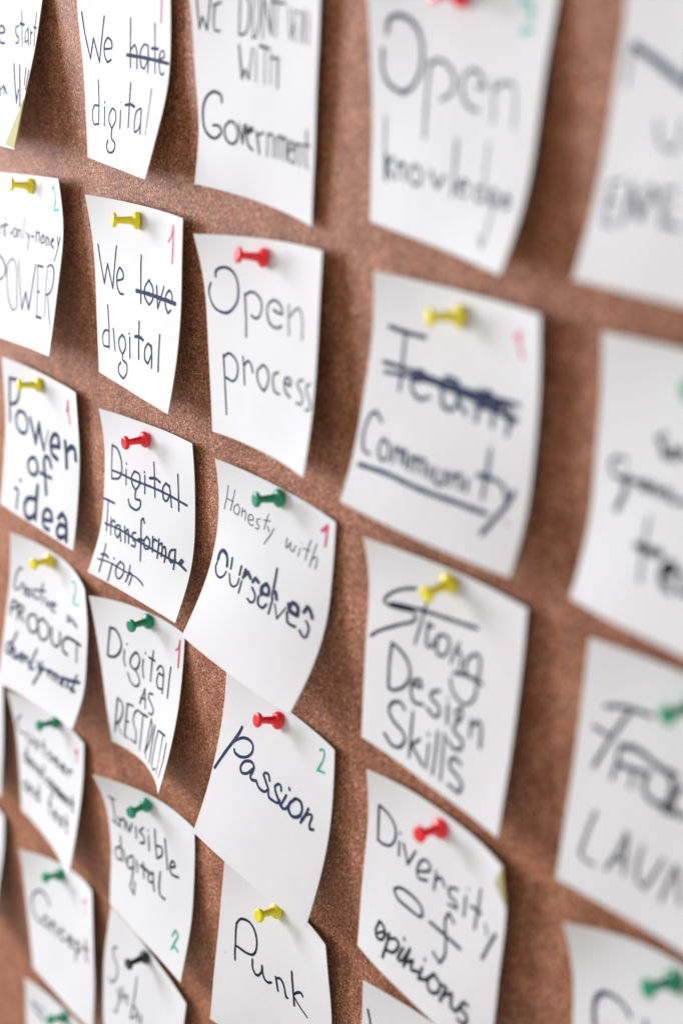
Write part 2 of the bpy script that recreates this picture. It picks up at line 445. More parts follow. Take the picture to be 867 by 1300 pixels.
 'concept': [[-221.75,-11.3,-253.15],[-185.62,-0.78,-248.74],[-148.44,-3.27,-242.82],[-219.99,-10.74,-271.64],[-182.79,-4.38,-267.34],[-145.29,-5.09,-262.07],[-217.9,-10.62,-290.11],[-180.22,-7.44,-286.0],[-142.58,-6.94,-281.41],[-215.81,-10.69,-308.55],[-177.93,-9.88,-304.76],[-140.14,-8.87,-300.81],[-214.07,-10.72,-326.98],[-175.96,-12.08,-323.55],[-137.79,-11.5,-320.15]],
 'symb': [[-125.76,-3.69,-238.77],[-87.95,-2.57,-244.12],[-50.08,-4.29,-249.24],[-127.95,-6.12,-257.76],[-90.27,-4.45,-262.86],[-52.54,-5.58,-267.84],[-130.14,-7.27,-276.82],[-92.45,-6.56,-281.63],[-54.77,-7.54,-286.45],[-132.25,-7.37,-295.88],[-94.56,-8.46,-300.43],[-56.88,-9.88,-305.1],[-134.18,-6.95,-314.93],[-96.65,-10.18,-319.24],[-59.03,-12.37,-323.79]],
 'lastleft': [[-235.3,-7.42,-348.87],[-197.77,-1.3,-348.44],[-159.77,-0.73,-347.63],[-235.06,-7.96,-367.83],[-197.24,-4.23,-367.23],[-159.26,-3.82,-366.36],[-234.72,-8.7,-386.8],[-196.75,-7.07,-386.01],[-158.77,-7.0,-385.09],[-234.29,-9.5,-405.78],[-196.3,-9.63,-404.83],[-158.32,-10.22,-403.82],[-233.82,-10.38,-424.75],[-195.87,-12.02,-423.67],[-157.9,-13.43,-422.55]],
 'lastmid': [[87.46,-6.28,-148.56],[125.09,-0.78,-147.71],[163.1,-0.78,-146.84],[87.82,-6.54,-167.51],[125.7,-3.85,-166.53],[163.67,-4.04,-165.53],[88.27,-7.25,-186.47],[126.25,-6.71,-185.35],[164.21,-7.34,-184.23],[88.8,-8.26,-205.42],[126.77,-9.31,-204.18],[164.72,-10.63,-202.94],[89.38,-9.38,-224.38],[127.28,-11.76,-223.01],[165.2,-13.89,-221.65]],
 'sliverA': [[-322.13,-0.8,-156.04],[-284.18,-1.43,-157.92],[-246.33,-4.95,-159.78],[-323.16,-3.78,-174.75],[-285.21,-3.7,-176.74],[-247.27,-5.15,-178.68],[-324.18,-6.7,-193.48],[-286.24,-6.08,-195.55],[-248.28,-5.98,-197.56],[-325.19,-9.53,-212.24],[-287.27,-8.41,-214.35],[-249.33,-7.33,-216.39],[-326.17,-12.3,-231.01],[-288.26,-10.69,-233.18],[-250.41,-8.9,-235.19]],
 'sliverB': [[-336.33,-1.28,-254.36],[-298.34,-1.0,-254.67],[-260.45,-3.63,-254.62],[-336.47,-3.79,-273.19],[-298.46,-3.94,-273.44],[-260.43,-5.35,-273.54],[-336.62,-6.24,-292.03],[-298.63,-6.97,-292.19],[-260.68,-8.65,-292.25],[-336.77,-8.63,-310.87],[-298.79,-9.92,-310.97],[-260.86,-11.9,-310.96],[-336.9,-10.98,-329.73],[-298.94,-12.76,-329.75],[-261.0,-14.94,-329.72]],
}
# note, part, ink, strokes as [width mm, u, v, u, v ...] in thousandths of the sheet
WRITING = [
 ["passion","word","navy",[[1.25,184,258,177,277,170,295,160,316,146,342,129,371,112,400,95,431,78,462,62,493,47,523,33,552,19,582],[1.05,104,417,115,398,126,380,140,362,160,344,183,325,205,311,226,303,247,298,266,297,281,299,294,305,303,313,308,324,309,338,306,352,298,366,285,381,270,393,253,404,232,413,213,419,195,421,179,421,166,419,160,416,157,410,154,405],[1.05,346,425,332,442,319,459,305,473,289,483,273,490,259,492,249,488,241,480,238,470,240,457,248,441,258,427,274,416,294,405,312,400,326,400,339,405,348,412,351,421,349,433,346,445,342,455,337,466,335,474,338,481,344,485,352,487,362,485,374,481,383,477,386,476,389,475,391,474],[1.0,391,474,400,482,409,490,419,496,430,499,443,501,454,500,464,499,474,496,482,491,488,484,493,476,499,468],[0.95,439,419,440,412,442,406,446,401,454,397,465,394,475,395,483,401,489,412,496,422],[1.0,438,415,447,423,455,430,464,438,474,447,485,455,493,463,497,468,500,473,502,478],[1.0,502,478,506,489,510,499,517,506,530,509,546,509,560,508,571,508,581,506,589,503,594,498,598,490,602,483],[0.95,545,429,551,421,558,413,565,407,573,404,581,404,588,406,593,412,596,420,598,428],[1.0,545,429,548,438,552,446,558,454,567,463,578,472,587,479,592,482,597,485,601,487],[1.1,604,494,613,501,623,507,632,511,642,510,651,506,659,501,664,496,667,490,671,483],[1.0,642,434,636,452,629,469,624,484,620,492,617,498,613,505],[1.0,654,386,661,393],[1.15,711,420,698,436,685,451,677,466,676,480,679,493,686,503,695,510,707,515,721,516,736,511,752,502,765,491,773,479,777,465,779,451,776,437,769,424,761,414,750,411,737,411,726,412,720,414,715,417,711,420],[1.05,824,417,819,432,814,447,808,464,801,481,793,498,785,516],[1.0,789,497,798,482,807,467,817,455,828,447,840,441,849,438,855,439,858,442,860,448,857,461,853,477,851,491,853,501,856,509,861,513,869,512,878,507,887,502]]],
 ["passion","number","green",[[0.75,866,69,872,64,879,58,886,55,894,55,902,57,907,63,907,76,904,92,899,108,892,124,882,141,874,155,868,167,864,177,860,187],[0.75,859,181,869,179,879,176,889,174,899,172,909,170,919,168]]],
 ["punk","word","black",[[1.0,148,325,149,344,149,364,151,384,153,406,156,428,159,448,159,465,160,479,161,494,163,509,166,524,169,539],[0.95,149,328,155,315,162,302,170,291,180,283,192,277,206,273,223,269,241,268,259,269,277,275,294,284,308,296,320,309,329,325,336,342,340,360,341,379,339,396,335,411,327,424,316,435,301,443,282,448,264,451,248,453,231,453,215,453,200,453,186,453,171,454],[0.95,317,465,319,480,320,495,323,508,330,520,340,529,349,536,358,538,368,536,378,531,387,521,396,508,402,495,404,484,403,473,403,461],[0.95,405,467,407,479,409,492,413,503,419,513,427,522,435,529,444,532,455,533,464,532,473,528,481,523,489,518],[0.95,521,467,525,476,528,484,532,495,537,508,542,523,548,539],[0.95,528,474,537,467,547,461,557,458,567,461,578,467,587,475,594,486,600,498,605,510,609,521,613,532,617,540,621,541,626,540,631,539],[0.95,650,369,654,388,657,407,661,426,666,445,670,465,674,486,679,507,684,530,688,553],[0.95,677,494,686,484,696,474,706,465,717,458,728,453,738,450,744,452,749,457,753,462],[0.6,683,504,699,515,716,526,734,536,755,547,778,556,800,566]]],
 ["punk","dot","black",[[0.35,82,536,83,537]]],
 ["process","word","navy",[[0.95,109,206,111,197,112,187,118,179,129,171,145,164,161,159,179,156,198,155,216,157,235,162,253,171,269,183,280,198,288,216,293,236,294,258,292,281,286,302,276,319,262,335,246,348,229,360,210,370,190,376,172,379,153,378,134,377],[0.8,134,379,115,374,96,370,79,363,66,353,54,340,46,326,40,311,37,295,38,280,44,266,53,254,62,242],[0.8,347,269,349,288,352,307,354,326,356,347,359,368,361,390,362,415,363,442,364,469],[0.8,347,277,362,268,377,260,392,255,410,253,429,254,446,258,462,265,477,274,489,285,495,298,498,314,497,328,492,341,484,353,474,363,463,369,450,372,438,373,427,371,417,366,407,362],[0.8,605,311,620,315,634,318,648,321,664,322,678,322,685,322,683,315,678,300,670,287,657,279,642,272,626,268,612,267,598,269,584,273,571,281,558,291,550,303,547,316,548,332,553,346,561,360,572,373,586,382,604,388,624,390,642,390,657,387,670,381,684,375],[0.55,738,272,739,291,739,311,741,333,744,356,749,382,754,407],[0.6,748,325,763,312,777,299,791,289,803,282,815,276,826,275,833,278,839,284,845,290],[0.5,849,289,854,305,859,321,863,339,865,361,866,386,867,411]]],
 ["process","word","navy",[[0.8,145,588,147,611,148,634,150,659,151,685,153,713,154,747,156,789,158,837,159,885],[0.8,148,599,163,589,177,580,192,574,210,574,228,578,245,584,260,593,273,605,282,619,284,636,282,656,276,673,266,688,251,700,234,707,213,708,189,703,165,699],[0.8,335,571,338,590,341,608,344,629,347,653,349,678,351,703],[0.8,345,612,358,601,371,590,383,583,395,584,406,590,416,598,423,608,428,619,433,631],[0.8,532,579,513,590,495,601,482,613,477,626,477,640,481,653,489,665,500,677,512,687,525,694,539,699,546,701,552,696,565,683,576,668,583,653,588,636,588,621,583,607,574,595,564,586,554,582,543,581,532,579],[0.75,675,590,661,594,646,599,636,606,631,618,629,632,630,646,634,660,640,674,649,684,663,688,679,688,695,688],[0.8,739,625,760,628,781,630,790,631,791,625,791,613,787,603,776,600,761,599,749,601,741,608,735,618,733,629,736,642,742,656,750,667,762,674,776,679,791,684],[0.65,899,585,887,586,876,588,866,591,858,598,852,607,851,616,859,624,873,632,885,640,894,649,901,658,905,667,905,677,901,687,893,694,881,696,865,696,849,696],[0.65,964,590,956,591,947,592,940,595,934,601,929,610,928,619,934,629,945,640,955,650,963,659,970,667,975,676,976,686,975,697,970,704,961,707,949,707,937,708]]],
 ["love","word","navy",[[0.75,56,269,59,295,64,322,71,352,86,399,105,450,115,474,126,444,146,389,157,360,172,392,203,452,221,484,228,440,243,344,260,248],[0.75,269,433,297,426,324,419,343,410,347,398,342,385,335,374,322,365,307,359,300,357,293,364,281,379,272,398,269,417,270,440,274,459,283,475,295,487,307,495,320,497,335,496,349,494]]],
 ["love","struck_word","navy",[[0.75,533,256,534,282,535,309,538,341,543,390,550,448,557,506],[0.75,632,370,618,384,603,397,593,412,589,430,590,448,597,465,615,480,639,492,651,497,660,491,676,478,688,462,690,443,687,422,680,403,667,391,650,381,632,370],[0.75,722,386,734,432,746,478,751,498,761,476,783,425,805,375],[0.75,830,433,859,434,888,436,902,436,902,428,901,412,898,398,887,390,874,384,867,382,859,388,842,401,830,417,827,433,829,452,834,469,845,483,860,496,867,502,872,498,884,489,895,480]]],
 ["love","strikethrough","navy",[[1.35,501,449,542,447,582,445,626,443,678,442,733,441,787,441,838,440,888,440,938,439]]],
 ["love","word","navy",[[0.75,155,589,161,627,167,664,172,703,174,744,175,786,175,828],[0.75,175,731,157,731,138,731,121,735,104,746,88,762,79,779,77,797,83,815,95,827,118,828,147,823,175,818],[0.75,231,706,235,724,239,742,243,761,248,781,253,802,258,822],[0.75,348,717,333,728,318,739,308,752,305,766,309,782,316,796,331,808,351,818,360,822,369,815,385,797,396,780,396,763,390,746,383,733,373,726,360,722,348,717],[0.75,360,822,361,833,362,844,368,853,385,857,407,859,423,866,431,879,433,897,430,914,415,931,395,947,385,954,371,952,343,946,321,938,313,927,310,913,312,900,319,890,329,882,340,873],[0.75,436,693,436,693],[0.75,443,714,461,821],[0.75,549,606,552,639,554,672,558,704,562,737,568,770,575,803],[1.1,509,695,527,691,545,688,563,686,579,687,595,691,610,694],[0.75,721,712,701,706,682,700,673,698,665,704,651,719,641,735,640,753,644,773,652,788,667,797,685,801,694,803,700,793,711,773,722,752],[0.75,711,700,718,722,726,743,732,764,736,782,738,798,740,815],[0.75,798,627,799,658,802,689,805,721,809,752,815,784,821,815]]],
 ["love","number","pink",[[0.8,834,140,846,129,858,119,869,106,877,86,883,63,886,53,887,69,889,104,891,141,890,173,889,207,887,241]]],
 ["transf","struck_word","navy",[[0.75,95,199,90,234,87,270,86,304,87,337,91,368,96,398],[0.9,95,202,115,204,136,206,154,213,171,229,187,250,200,271,207,294,211,317,210,337,205,354,195,368,180,380,156,389,126,395,96,402],[0.75,258,273,261,278],[0.75,260,309,272,396],[0.85,356,298,344,311,332,324,326,337,328,352,335,367,345,380,359,390,376,398,384,401,392,392,409,374,421,355,422,337,418,318,409,304,394,299,375,298,356,298],[0.9,384,401,383,419,383,437,388,450,404,451,425,447,441,447,448,456,450,470,447,482,438,494,423,505,406,512,383,512,358,509,337,503,326,494,320,483,314,472],[0.75,463,275,465,279],[0.75,470,297,482,397],[0.75,564,200,568,230,572,261,577,292,581,325,586,358,592,392],[1.0,524,299,545,294,566,289,586,286,604,288,620,292,637,296],[0.85,741,299,726,293,711,288,704,285,696,291,680,306,670,322,670,341,675,363,682,378,692,384,706,386,719,382,728,373,736,358,745,344],[0.75,740,290,746,309,752,328,757,347,761,366,765,385,769,404],[0.75,828,208,831,239,834,270,837,302,839,336,842,372,844,407]]],
 ["transf","strikethrough","navy",[[0.85,106,351,139,350,172,348,211,347,260,348,315,349,374,349,441,348,512,345,580,344,639,343,695,344,751,345,809,349,867,353,924,358]]],
 ["transf","struck_word","navy",[[0.95,7,543,30,541,53,539,76,538,101,537,126,537,151,536],[0.75,64,541,65,569,66,598,68,627,71,657,76,687,82,718],[0.75,123,630,124,647,126,664,128,681,132,696,137,711,142,726],[0.75,130,659,140,650,150,640,155,635,160,637,169,640,179,643],[0.75,239,645,221,649,204,653,191,661,186,675,187,692,192,706,205,715,222,721,231,723,235,715,244,699,253,682],[0.75,244,647,247,661,251,675,255,689,259,703,265,717,270,731],[0.75,299,636,322,725],[0.75,309,667,321,657,333,647,338,642,341,646,346,653,350,663,354,679,358,700,363,720],[0.75,429,639,416,642,403,645,395,651,394,661,397,673,403,683,414,687,428,690,437,694,439,704,436,716,434,722,427,722,412,722,396,722],[0.75,511,560,504,551,498,541,496,537,491,540,481,547,476,555,479,583,486,620,494,658,500,698,507,739,515,781],[1.0,466,667,516,659],[0.75,553,628,544,638,534,648,529,659,530,673,536,689,545,698,559,699,575,695,587,687,592,675,592,659,589,646,580,638,567,633,553,628],[0.75,615,613,630,695],[0.75,622,644,628,634,635,624,638,620,642,621,652,623,661,625],[0.75,678,609,680,626,682,643,684,660,685,679,685,697,686,716],[0.75,685,640,696,633,706,626,711,623,714,627,719,637,723,650,724,664,723,680,723,696],[0.75,725,646,734,641,742,636,746,634,749,639,756,651,762,665,762,681,761,700,760,718],[0.85,838,628,825,631,812,635,802,641,796,654,793,669,795,682,804,693,817,701,823,704,829,699,842,689,856,679],[0.75,843,624,845,640,847,657,849,674,851,693,852,713,854,733],[0.75,896,684,900,676,905,668,907,664,912,665,920,666,925,669,923,674,918,680,912,684,907,684,901,682,895,681]]],
 ["transf","strikethrough","navy",[[0.8,50,682,113,677,174,672,238,669,307,670,379,674,449,677,514,679,578,680,641,682,709,684,777,687,830,689,856,690,877,691,898,693,920,698,941,704,963,710]]],
 ["transf","struck_word","navy",[[0.6,107,792,108,814,110,836,111,862,110,893,109,928,109,963],[0.85,83,863,98,859,114,855,129,853,142,854,155,857,167,859],[0.6,228,845,234,849],[0.6,222,879,221,895,220,912,219,929,218,948,217,967,215,987],[0.6,302,845,290,861,278,877,272,892,274,908,281,924,289,936,300,942,313,945,325,943,338,933,350,917,357,902,358,886,355,869,348,856,335,850,319,847,302,845],[0.6,415,837,415,855,416,874,414,892,410,909,404,925,398,941],[0.6,404,902,417,891,429,880,435,875,440,877,448,881,453,887,450,904,445,925,440,946]]],
 ["transf","strikethrough","navy",[[0.55,60,898,105,892,150,886,199,882,254,882,312,884,365,886,410,884,450,882,484,882,512,884,534,888,553,892,567,896,576,901,586,906]]],
 ["restrict","word","black",[[1.1,168,189,158,219,149,249,139,282,128,316,118,353,106,390],[1.15,167,191,187,189,206,187,224,190,243,201,260,217,274,234,282,251,287,268,286,286,278,305,265,324,248,342,228,357,204,371,179,380,157,385,134,387,111,388],[0.85,352,253,352,257],[0.85,322,302,317,322,311,342,309,361,311,375,317,388,324,401],[1.0,446,285,429,299,411,314,398,329,389,344,385,360,387,373,398,385,416,393,434,395,451,390,467,378,480,364,489,347,495,327,496,310,490,298,479,289,469,283,462,282,454,283,446,285],[0.85,442,393,453,400,464,407,474,416,484,429,492,445,494,460,486,475,471,489,453,499,431,502,406,500,385,492,370,478,360,458,349,439],[0.85,563,255,563,259],[0.85,538,305,535,326,532,346,531,366,534,383,539,399,545,416],[0.85,656,216,651,244,645,271,639,301,636,336,633,373,630,410],[0.9,607,271,676,273],[0.85,704,318,715,305,727,291,739,283,754,280,769,283,779,290,784,308,785,334,786,360,786,385,785,411,785,437],[0.85,777,331,757,331,738,330,729,330,723,339,713,359,707,378,708,394,713,410,723,421,739,422,760,418,781,414],[0.85,867,249,863,277,860,305,857,336,856,370,855,406,854,442]]],
 ["restrict","word","black",[[0.8,562,481,551,501,541,521,529,541,515,561,500,581,485,601],[0.8,562,485,563,506,564,526,565,546,565,566,566,585,567,605],[0.7,501,558,574,544],[0.8,669,484,654,485,638,486,626,489,618,498,614,510,615,522,625,532,641,541,656,550,668,559,680,568,685,577,682,591,671,605,659,616,645,619,631,618,616,618]]],
 ["restrict","word","black",[[1.0,172,657,158,692,144,726,127,766,107,813,85,865,63,917],[1.0,181,656,199,661,217,666,229,675,232,692,230,715,220,739,201,767,175,797,151,821,133,832,115,839,97,846],[0.8,115,840,149,905],[0.95,304,662,288,701,271,741,253,781,233,824,212,866,191,910],[0.9,305,657,386,647],[0.8,245,788,296,781],[0.8,193,905,237,909],[0.8,492,654,476,654,460,653,444,657,425,668,405,683,388,700,375,721,366,743,362,765,368,782,380,798,386,817,377,851,361,889,351,907,337,906,307,903,278,900],[0.75,531,654,515,701,497,749,476,796,455,842,432,886,407,932],[1.0,491,659,596,650],[0.7,660,640,643,679,625,718,604,761,578,808,549,859,514,913],[0.8,656,646,665,657,674,668,678,684,671,712,657,747,637,783,608,820,571,858,531,898],[0.6,533,888,530,946],[0.8,722,660,708,704,691,749,673,796,653,845,630,896,601,950],[0.7,815,672,800,673,785,673,778,673,771,690,754,728,735,773,715,825,689,886,669,934,675,949,694,956,706,958,717,952,739,938,761,924],[0.55,857,677,852,717,846,758,839,801,829,848,815,900,795,953],[0.85,810,670,888,666],[0.8,927,700,926,736,927,771,924,809,914,850,897,895,873,943]]],
 ["restrict","number","red",[[0.7,912,129,922,121,932,113,940,103,946,86,949,65,951,56,951,70,951,102,951,135,951,163,950,191,950,219]]],
 ["honesty","word","grey",[[0.42,94,121,89,142,85,163,79,186,72,210,64,235,57,261],[0.42,152,127,146,147,140,168,134,188,129,208,123,228,118,248],[0.42,75,195,139,194],[0.42,183,192,171,200,159,209,151,218,148,229,149,240,154,248,166,250,182,249,190,248,193,242,200,229,202,217,198,208,190,200,183,192],[0.42,227,201,225,244],[0.42,228,220,238,213,248,207,252,204,255,207,259,215,263,224,262,233,261,244,259,254],[0.42,293,240,308,236,322,232,331,228,332,221,327,213,320,208,312,207,302,209,294,213,289,221,286,233,287,243,293,251,302,257,312,261,320,260,328,256,337,252],[0.42,392,203,383,206,374,208,367,211,364,218,363,225,365,231,372,234,381,236,387,239,389,245,388,252,385,257,378,259,369,260,359,260],[0.42,454,156,451,171,447,186,443,201,440,215,437,228,434,242],[0.42,423,197,478,185],[0.42,460,218,478,238],[0.42,516,210,507,225,499,240,490,256,478,274,466,292,453,311]]],
 ["honesty","word","grey",[[0.42,630,218,629,231,628,245,628,256,631,262,635,266,637,267,644,257,657,238,663,228,663,235,663,249,666,261,674,265,686,266,691,266,694,259,700,243,706,228],[0.42,747,198,747,199],[0.42,742,229,734,273],[0.42,816,161,810,182,804,203,799,223,796,239,794,254,792,270],[0.42,764,221,821,214],[0.42,864,162,858,182,852,203,846,223,841,245,836,267,831,288],[0.42,835,254,847,243,859,232,869,226,876,225,881,229,883,235,881,248,878,266,874,283]]],
 ["honesty","word","navy",[[1.35,67,532,69,519,70,505,74,494,81,485,89,477,99,473,110,471,122,473,134,476,143,480,151,487,158,495,164,505,168,517,172,529],[0.75,67,548,65,558,62,568,63,578,70,589,81,600,93,607,107,611,122,611,136,609,148,602,159,592,168,583,173,575,175,567,178,559],[1.0,206,477,215,529],[0.7,213,558,223,572,232,587,243,598,256,603,271,604,283,602,293,596,302,587,308,577,310,568,310,558,311,548],[1.05,305,484,305,527],[0.7,338,550,338,613],[1.3,349,487,342,529],[1.3,345,520,357,507,369,495,374,489,380,493,392,501,404,509],[1.2,429,519,435,509,442,498,445,494,451,496,464,500,476,505],[0.75,435,548,448,554,461,561,471,569,477,579,480,591,480,601,474,609,465,616,455,619,445,619,433,615,422,612],[1.25,520,554,514,542,509,531,509,520,519,507,533,494,541,488,546,491,558,497,566,505,571,515,574,525,572,534,561,539,545,542,531,542,523,538,517,532,511,526],[0.9,504,568,506,581,508,593,513,603,526,609,541,611,555,610,564,603,571,592,577,582],[0.9,593,389,594,410,596,432,597,455,599,481,601,509,604,537],[0.75,612,541,612,556,611,570,611,584,611,596,611,607,611,618],[1.2,620,500,641,530],[0.5,636,555,654,581,672,606,680,618,687,604,703,575,719,545],[1.4,733,521,739,530,744,539,754,546,775,550,799,550,811,550,810,542,808,526,802,512,790,505,774,502,760,502,753,509,748,521,743,532],[0.9,737,561,743,577,750,593,760,605,777,608,796,607,816,605],[1.3,847,517,854,504,860,490,863,484,868,485,878,488,887,494,895,502,902,512,909,522],[0.75,875,551,886,559,896,567,903,577,906,593,905,610,903,623,897,629,888,630,879,629,870,624,860,617,850,610]]],
 ["honesty","number","red",[[1.1,893,84,931,48],[1.1,922,73,926,61,929,50,931,44,933,45,936,46,940,48],[0.75,933,58,933,71,934,84,934,98,933,114,931,131,929,148]]],
 ["strong","word","black",[[0.98,313,149,284,159,256,169,228,181,199,196,171,212,147,229,127,247,112,264,107,277,113,284,129,287,150,287,179,283,214,277,245,271,271,266,294,263,310,265,320,272,323,285,314,300,287,318,247,338,206,360,166,383,125,406,91,427,68,444,51,459,33,474],[1.15,155,273,192,265,229,258,267,251,308,244,350,237,394,231,441,225,490,220,542,214,598,207,656,199,714,191],[0.86,385,194,378,219,372,244,364,274,354,313,343,357,332,401],[0.98,406,275,404,292,401,309,401,326,401,346,403,366,409,380,422,381,438,376,449,369,451,361,448,351,445,342],[0.98,436,281,408,295],[0.98,470,312,470,340,471,367,476,387,487,393,503,392,517,387,529,378,539,366,546,352,550,334,549,315,544,301,531,295,513,295,497,298,487,305,479,314,472,324],[0.98,612,295,605,310,598,326,591,342,585,360,578,379,572,398],[0.98,601,331,612,331,623,330,631,335,634,351,635,374,635,397],[1.03,716,302,702,315,688,327,677,341,671,358,667,376,669,391,678,400,692,406,706,408,722,408,738,406,750,398,756,382,758,360,757,341,755,324,750,309,744,299,736,297,726,300,716,302],[1.15,601,431,626,424,651,416,678,411,711,409,746,409,781,409],[0.92,751,402,751,428,751,454,748,478,738,499,726,516,711,529,693,537,673,539,654,537,635,530,617,519,602,507,593,494,588,480,583,466]]],
 ["strong","word","black",[[1.03,184,452,181,485,178,518,176,553,176,592,178,632,180,673],[1.03,184,452,205,456,226,460,246,467,267,476,287,489,303,503,314,522,321,542,321,563,314,584,301,605,285,625,265,642,241,658,220,669,205,673,192,673,180,673],[1.03,349,590,372,586,394,582,404,580,403,573,400,559,393,551,381,552,366,558,353,567,343,581,337,599,334,617,338,636,346,654,359,666,379,666,403,660,426,654],[1.03,525,546,509,553,493,561,481,569,474,580,470,591,474,601,487,605,508,608,524,613,534,623,540,635,541,646,535,657,523,668,509,673,493,671,475,664,458,658],[0.8,586,554,586,555],[1.03,589,585,599,667],[0.92,676,560,662,572,648,585,641,595,645,606,656,615,662,619,668,614,680,603,687,592,686,582,681,571,676,560],[1.03,679,611,668,624,657,636,650,648,645,660,644,672,649,681,666,687,689,690,706,697,710,710,708,726,701,739,689,748,672,754,656,756,642,753,629,745,617,737],[0.8,744,583,749,661],[1.03,749,613,763,598,777,584,788,575,797,576,804,583,809,594,813,617,815,648,817,678]]],
 ["strong","word","black",[[1.03,301,729,292,721,282,712,269,708,252,712,231,721,214,732,202,747,194,764,192,781,199,795,212,807,229,818,251,826,276,832,297,840,310,849,318,860,320,873,314,890,301,909,286,924,268,933,248,938,227,938,208,931,189,918,170,906],[0.92,360,717,360,751,359,785,359,820,360,858,360,898,360,937],[1.03,424,821,363,880],[1.03,373,879,387,885,400,891,414,899,428,908,443,919,457,930],[1.03,480,770,480,772],[0.8,490,812,486,934],[0.86,542,729,542,763,543,796,542,830,540,865,538,900,535,936],[0.8,589,717,590,752,590,788,591,824,592,861,592,899,592,937],[1.03,713,804,700,799,687,794,674,793,662,799,650,810,642,821,641,832,645,843,654,853,669,859,689,863,706,869,719,877,730,886,735,896,731,912,723,929,718,938,705,937,677,934,648,931]]],
 ["diversity","word","black",[[0.92,75,168,74,200,74,232,75,263,77,295,80,327,83,359],[0.92,75,168,95,172,115,177,134,184,155,195,176,208,191,224,200,243,205,265,204,285,198,305,188,323,175,338,158,348,140,354,122,358,108,358,95,356,82,354],[0.92,234,241,235,242],[0.92,235,289,244,354],[0.92,267,281,286,314,306,347,314,362,322,345,339,309,356,272],[0.92,397,354,425,339,452,324,469,310,469,296,460,282,448,275,434,276,418,282,405,293,394,311,387,333,383,352,386,367,393,378,404,384,420,382,440,374,461,366],[0.86,511,291,514,383],[0.92,512,337,524,324,536,310,547,304,558,308,569,320,580,331],[0.92,665,297,647,302,629,308,616,315,611,327,612,341,617,352,631,356,650,357,665,361,673,370,677,381,677,386,667,388,644,392,621,396],[0.75,734,251,734,253],[0.92,724,298,731,391],[0.92,816,207,815,237,815,267,815,299,814,334,812,370,811,407],[1.09,767,319,835,314],[0.57,874,340,896,386],[1.03,948,349,939,371,931,392,921,417,910,446,899,479,887,511]]],
 ["diversity","word","black",[[0.98,247,530,261,519,274,508,291,500,315,495,345,493,372,493,399,495,425,501,444,509,456,520,462,534,463,545,460,554,453,561,443,565,420,567,390,568,361,567,333,567,305,567,282,564,268,557,258,548,249,539],[0.92,675,462,659,451,643,439,636,434,630,443,621,462,616,483,621,508,630,537,637,565,643,592,647,619,648,644,639,670,627,693,621,704,611,699,590,689,569,678],[1.15,521,549,557,550,592,551,628,552,665,553,702,553,739,554]]],
 ["diversity","word","black",[[1.09,171,754,163,775,154,795,150,813,153,828,161,840,172,845,186,843,203,835,215,823,221,807,223,786,220,770,211,760,197,754,186,750,181,751,176,752,171,754],[0.92,168,822,184,807,200,793,215,783,228,782,241,785,254,789],[1.09,257,767,253,793,250,819,245,845,240,869,234,892,228,916],[1.09,249,802,270,787,291,773,309,765,322,767,332,776,336,788,330,806,317,827,303,843,288,852,270,856,253,860],[1.09,367,730,368,731],[1.03,370,777,358,804,347,830,341,849,347,856,358,855,370,846,384,823,400,790,415,758],[1.09,414,754,389,864],[1.09,398,838,417,822,437,806,446,798,443,810,440,834,443,849,454,848,471,839,488,831],[1.09,523,745,525,746],[1.09,514,795,509,822,504,849,502,861,513,855,537,843,556,831,564,823,567,815,571,807],[1.09,597,776,584,795,570,814,563,832,566,848,574,862,586,871,602,870,620,864,635,854,645,838,650,818,649,801,637,791,617,784,597,776],[1.09,642,801,678,788],[1.09,691,789,666,873],[1.09,682,833,702,817,722,800,730,793,731,806,733,834,738,855,747,862,759,862,771,863],[1.09,837,791,830,788,823,785,816,785,808,792,801,803,797,812,799,820,804,826,811,832,820,835,832,838,840,842,844,849,846,858,845,867,841,877,833,887,825,893,815,894,804,891,793,889],[1.09,771,863,798,816]]],
 ["team","struck_word","navy",[[1.26,100,211,131,213,163,215,196,216,234,216,273,215,313,214],[0.96,199,215,199,246,200,277,202,313,204,356,208,404,212,453],[1.08,280,399,318,389,355,379,372,374,364,368,348,358,331,351,314,349,297,352,284,361,278,380,276,405,281,427,296,443,318,455,339,460,358,457,377,447,396,438],[1.26,529,344,509,341,489,339,474,342,465,356,461,375,460,395,464,417,471,439,483,454,502,461,525,460,543,454,553,440,558,420,563,399],[1.26,542,341,546,365,550,388,559,409,575,426,596,441,616,455],[1.26,677,347,677,366,677,385,677,405,677,425,677,446,678,467],[1.26,675,365,694,356,713,346,730,344,742,354,751,370,758,391,763,414,765,441,767,468],[1.26,761,372,783,365,805,358,823,358,837,371,846,391,852,413,854,434,852,456,851,479]]],
 ["team","strikethrough","navy",[[1.2,91,361,155,361,219,360,284,361,353,362,424,364,494,365,561,364,627,363,694,361,762,360,832,359,900,359],[1.08,108,400,178,393,247,386,318,381,392,381,468,384,540,387,605,390,668,394,727,398,785,402,841,407,895,412],[1.08,287,371,353,373,418,375,496,376,599,376,714,376,826,375],[0.96,617,374,646,381,675,387,700,391,718,386,732,378,749,375,776,383,806,397,832,409,850,415,864,420,879,424],[0.84,653,415,692,412,730,410,769,410,808,415,847,423,886,431]]],
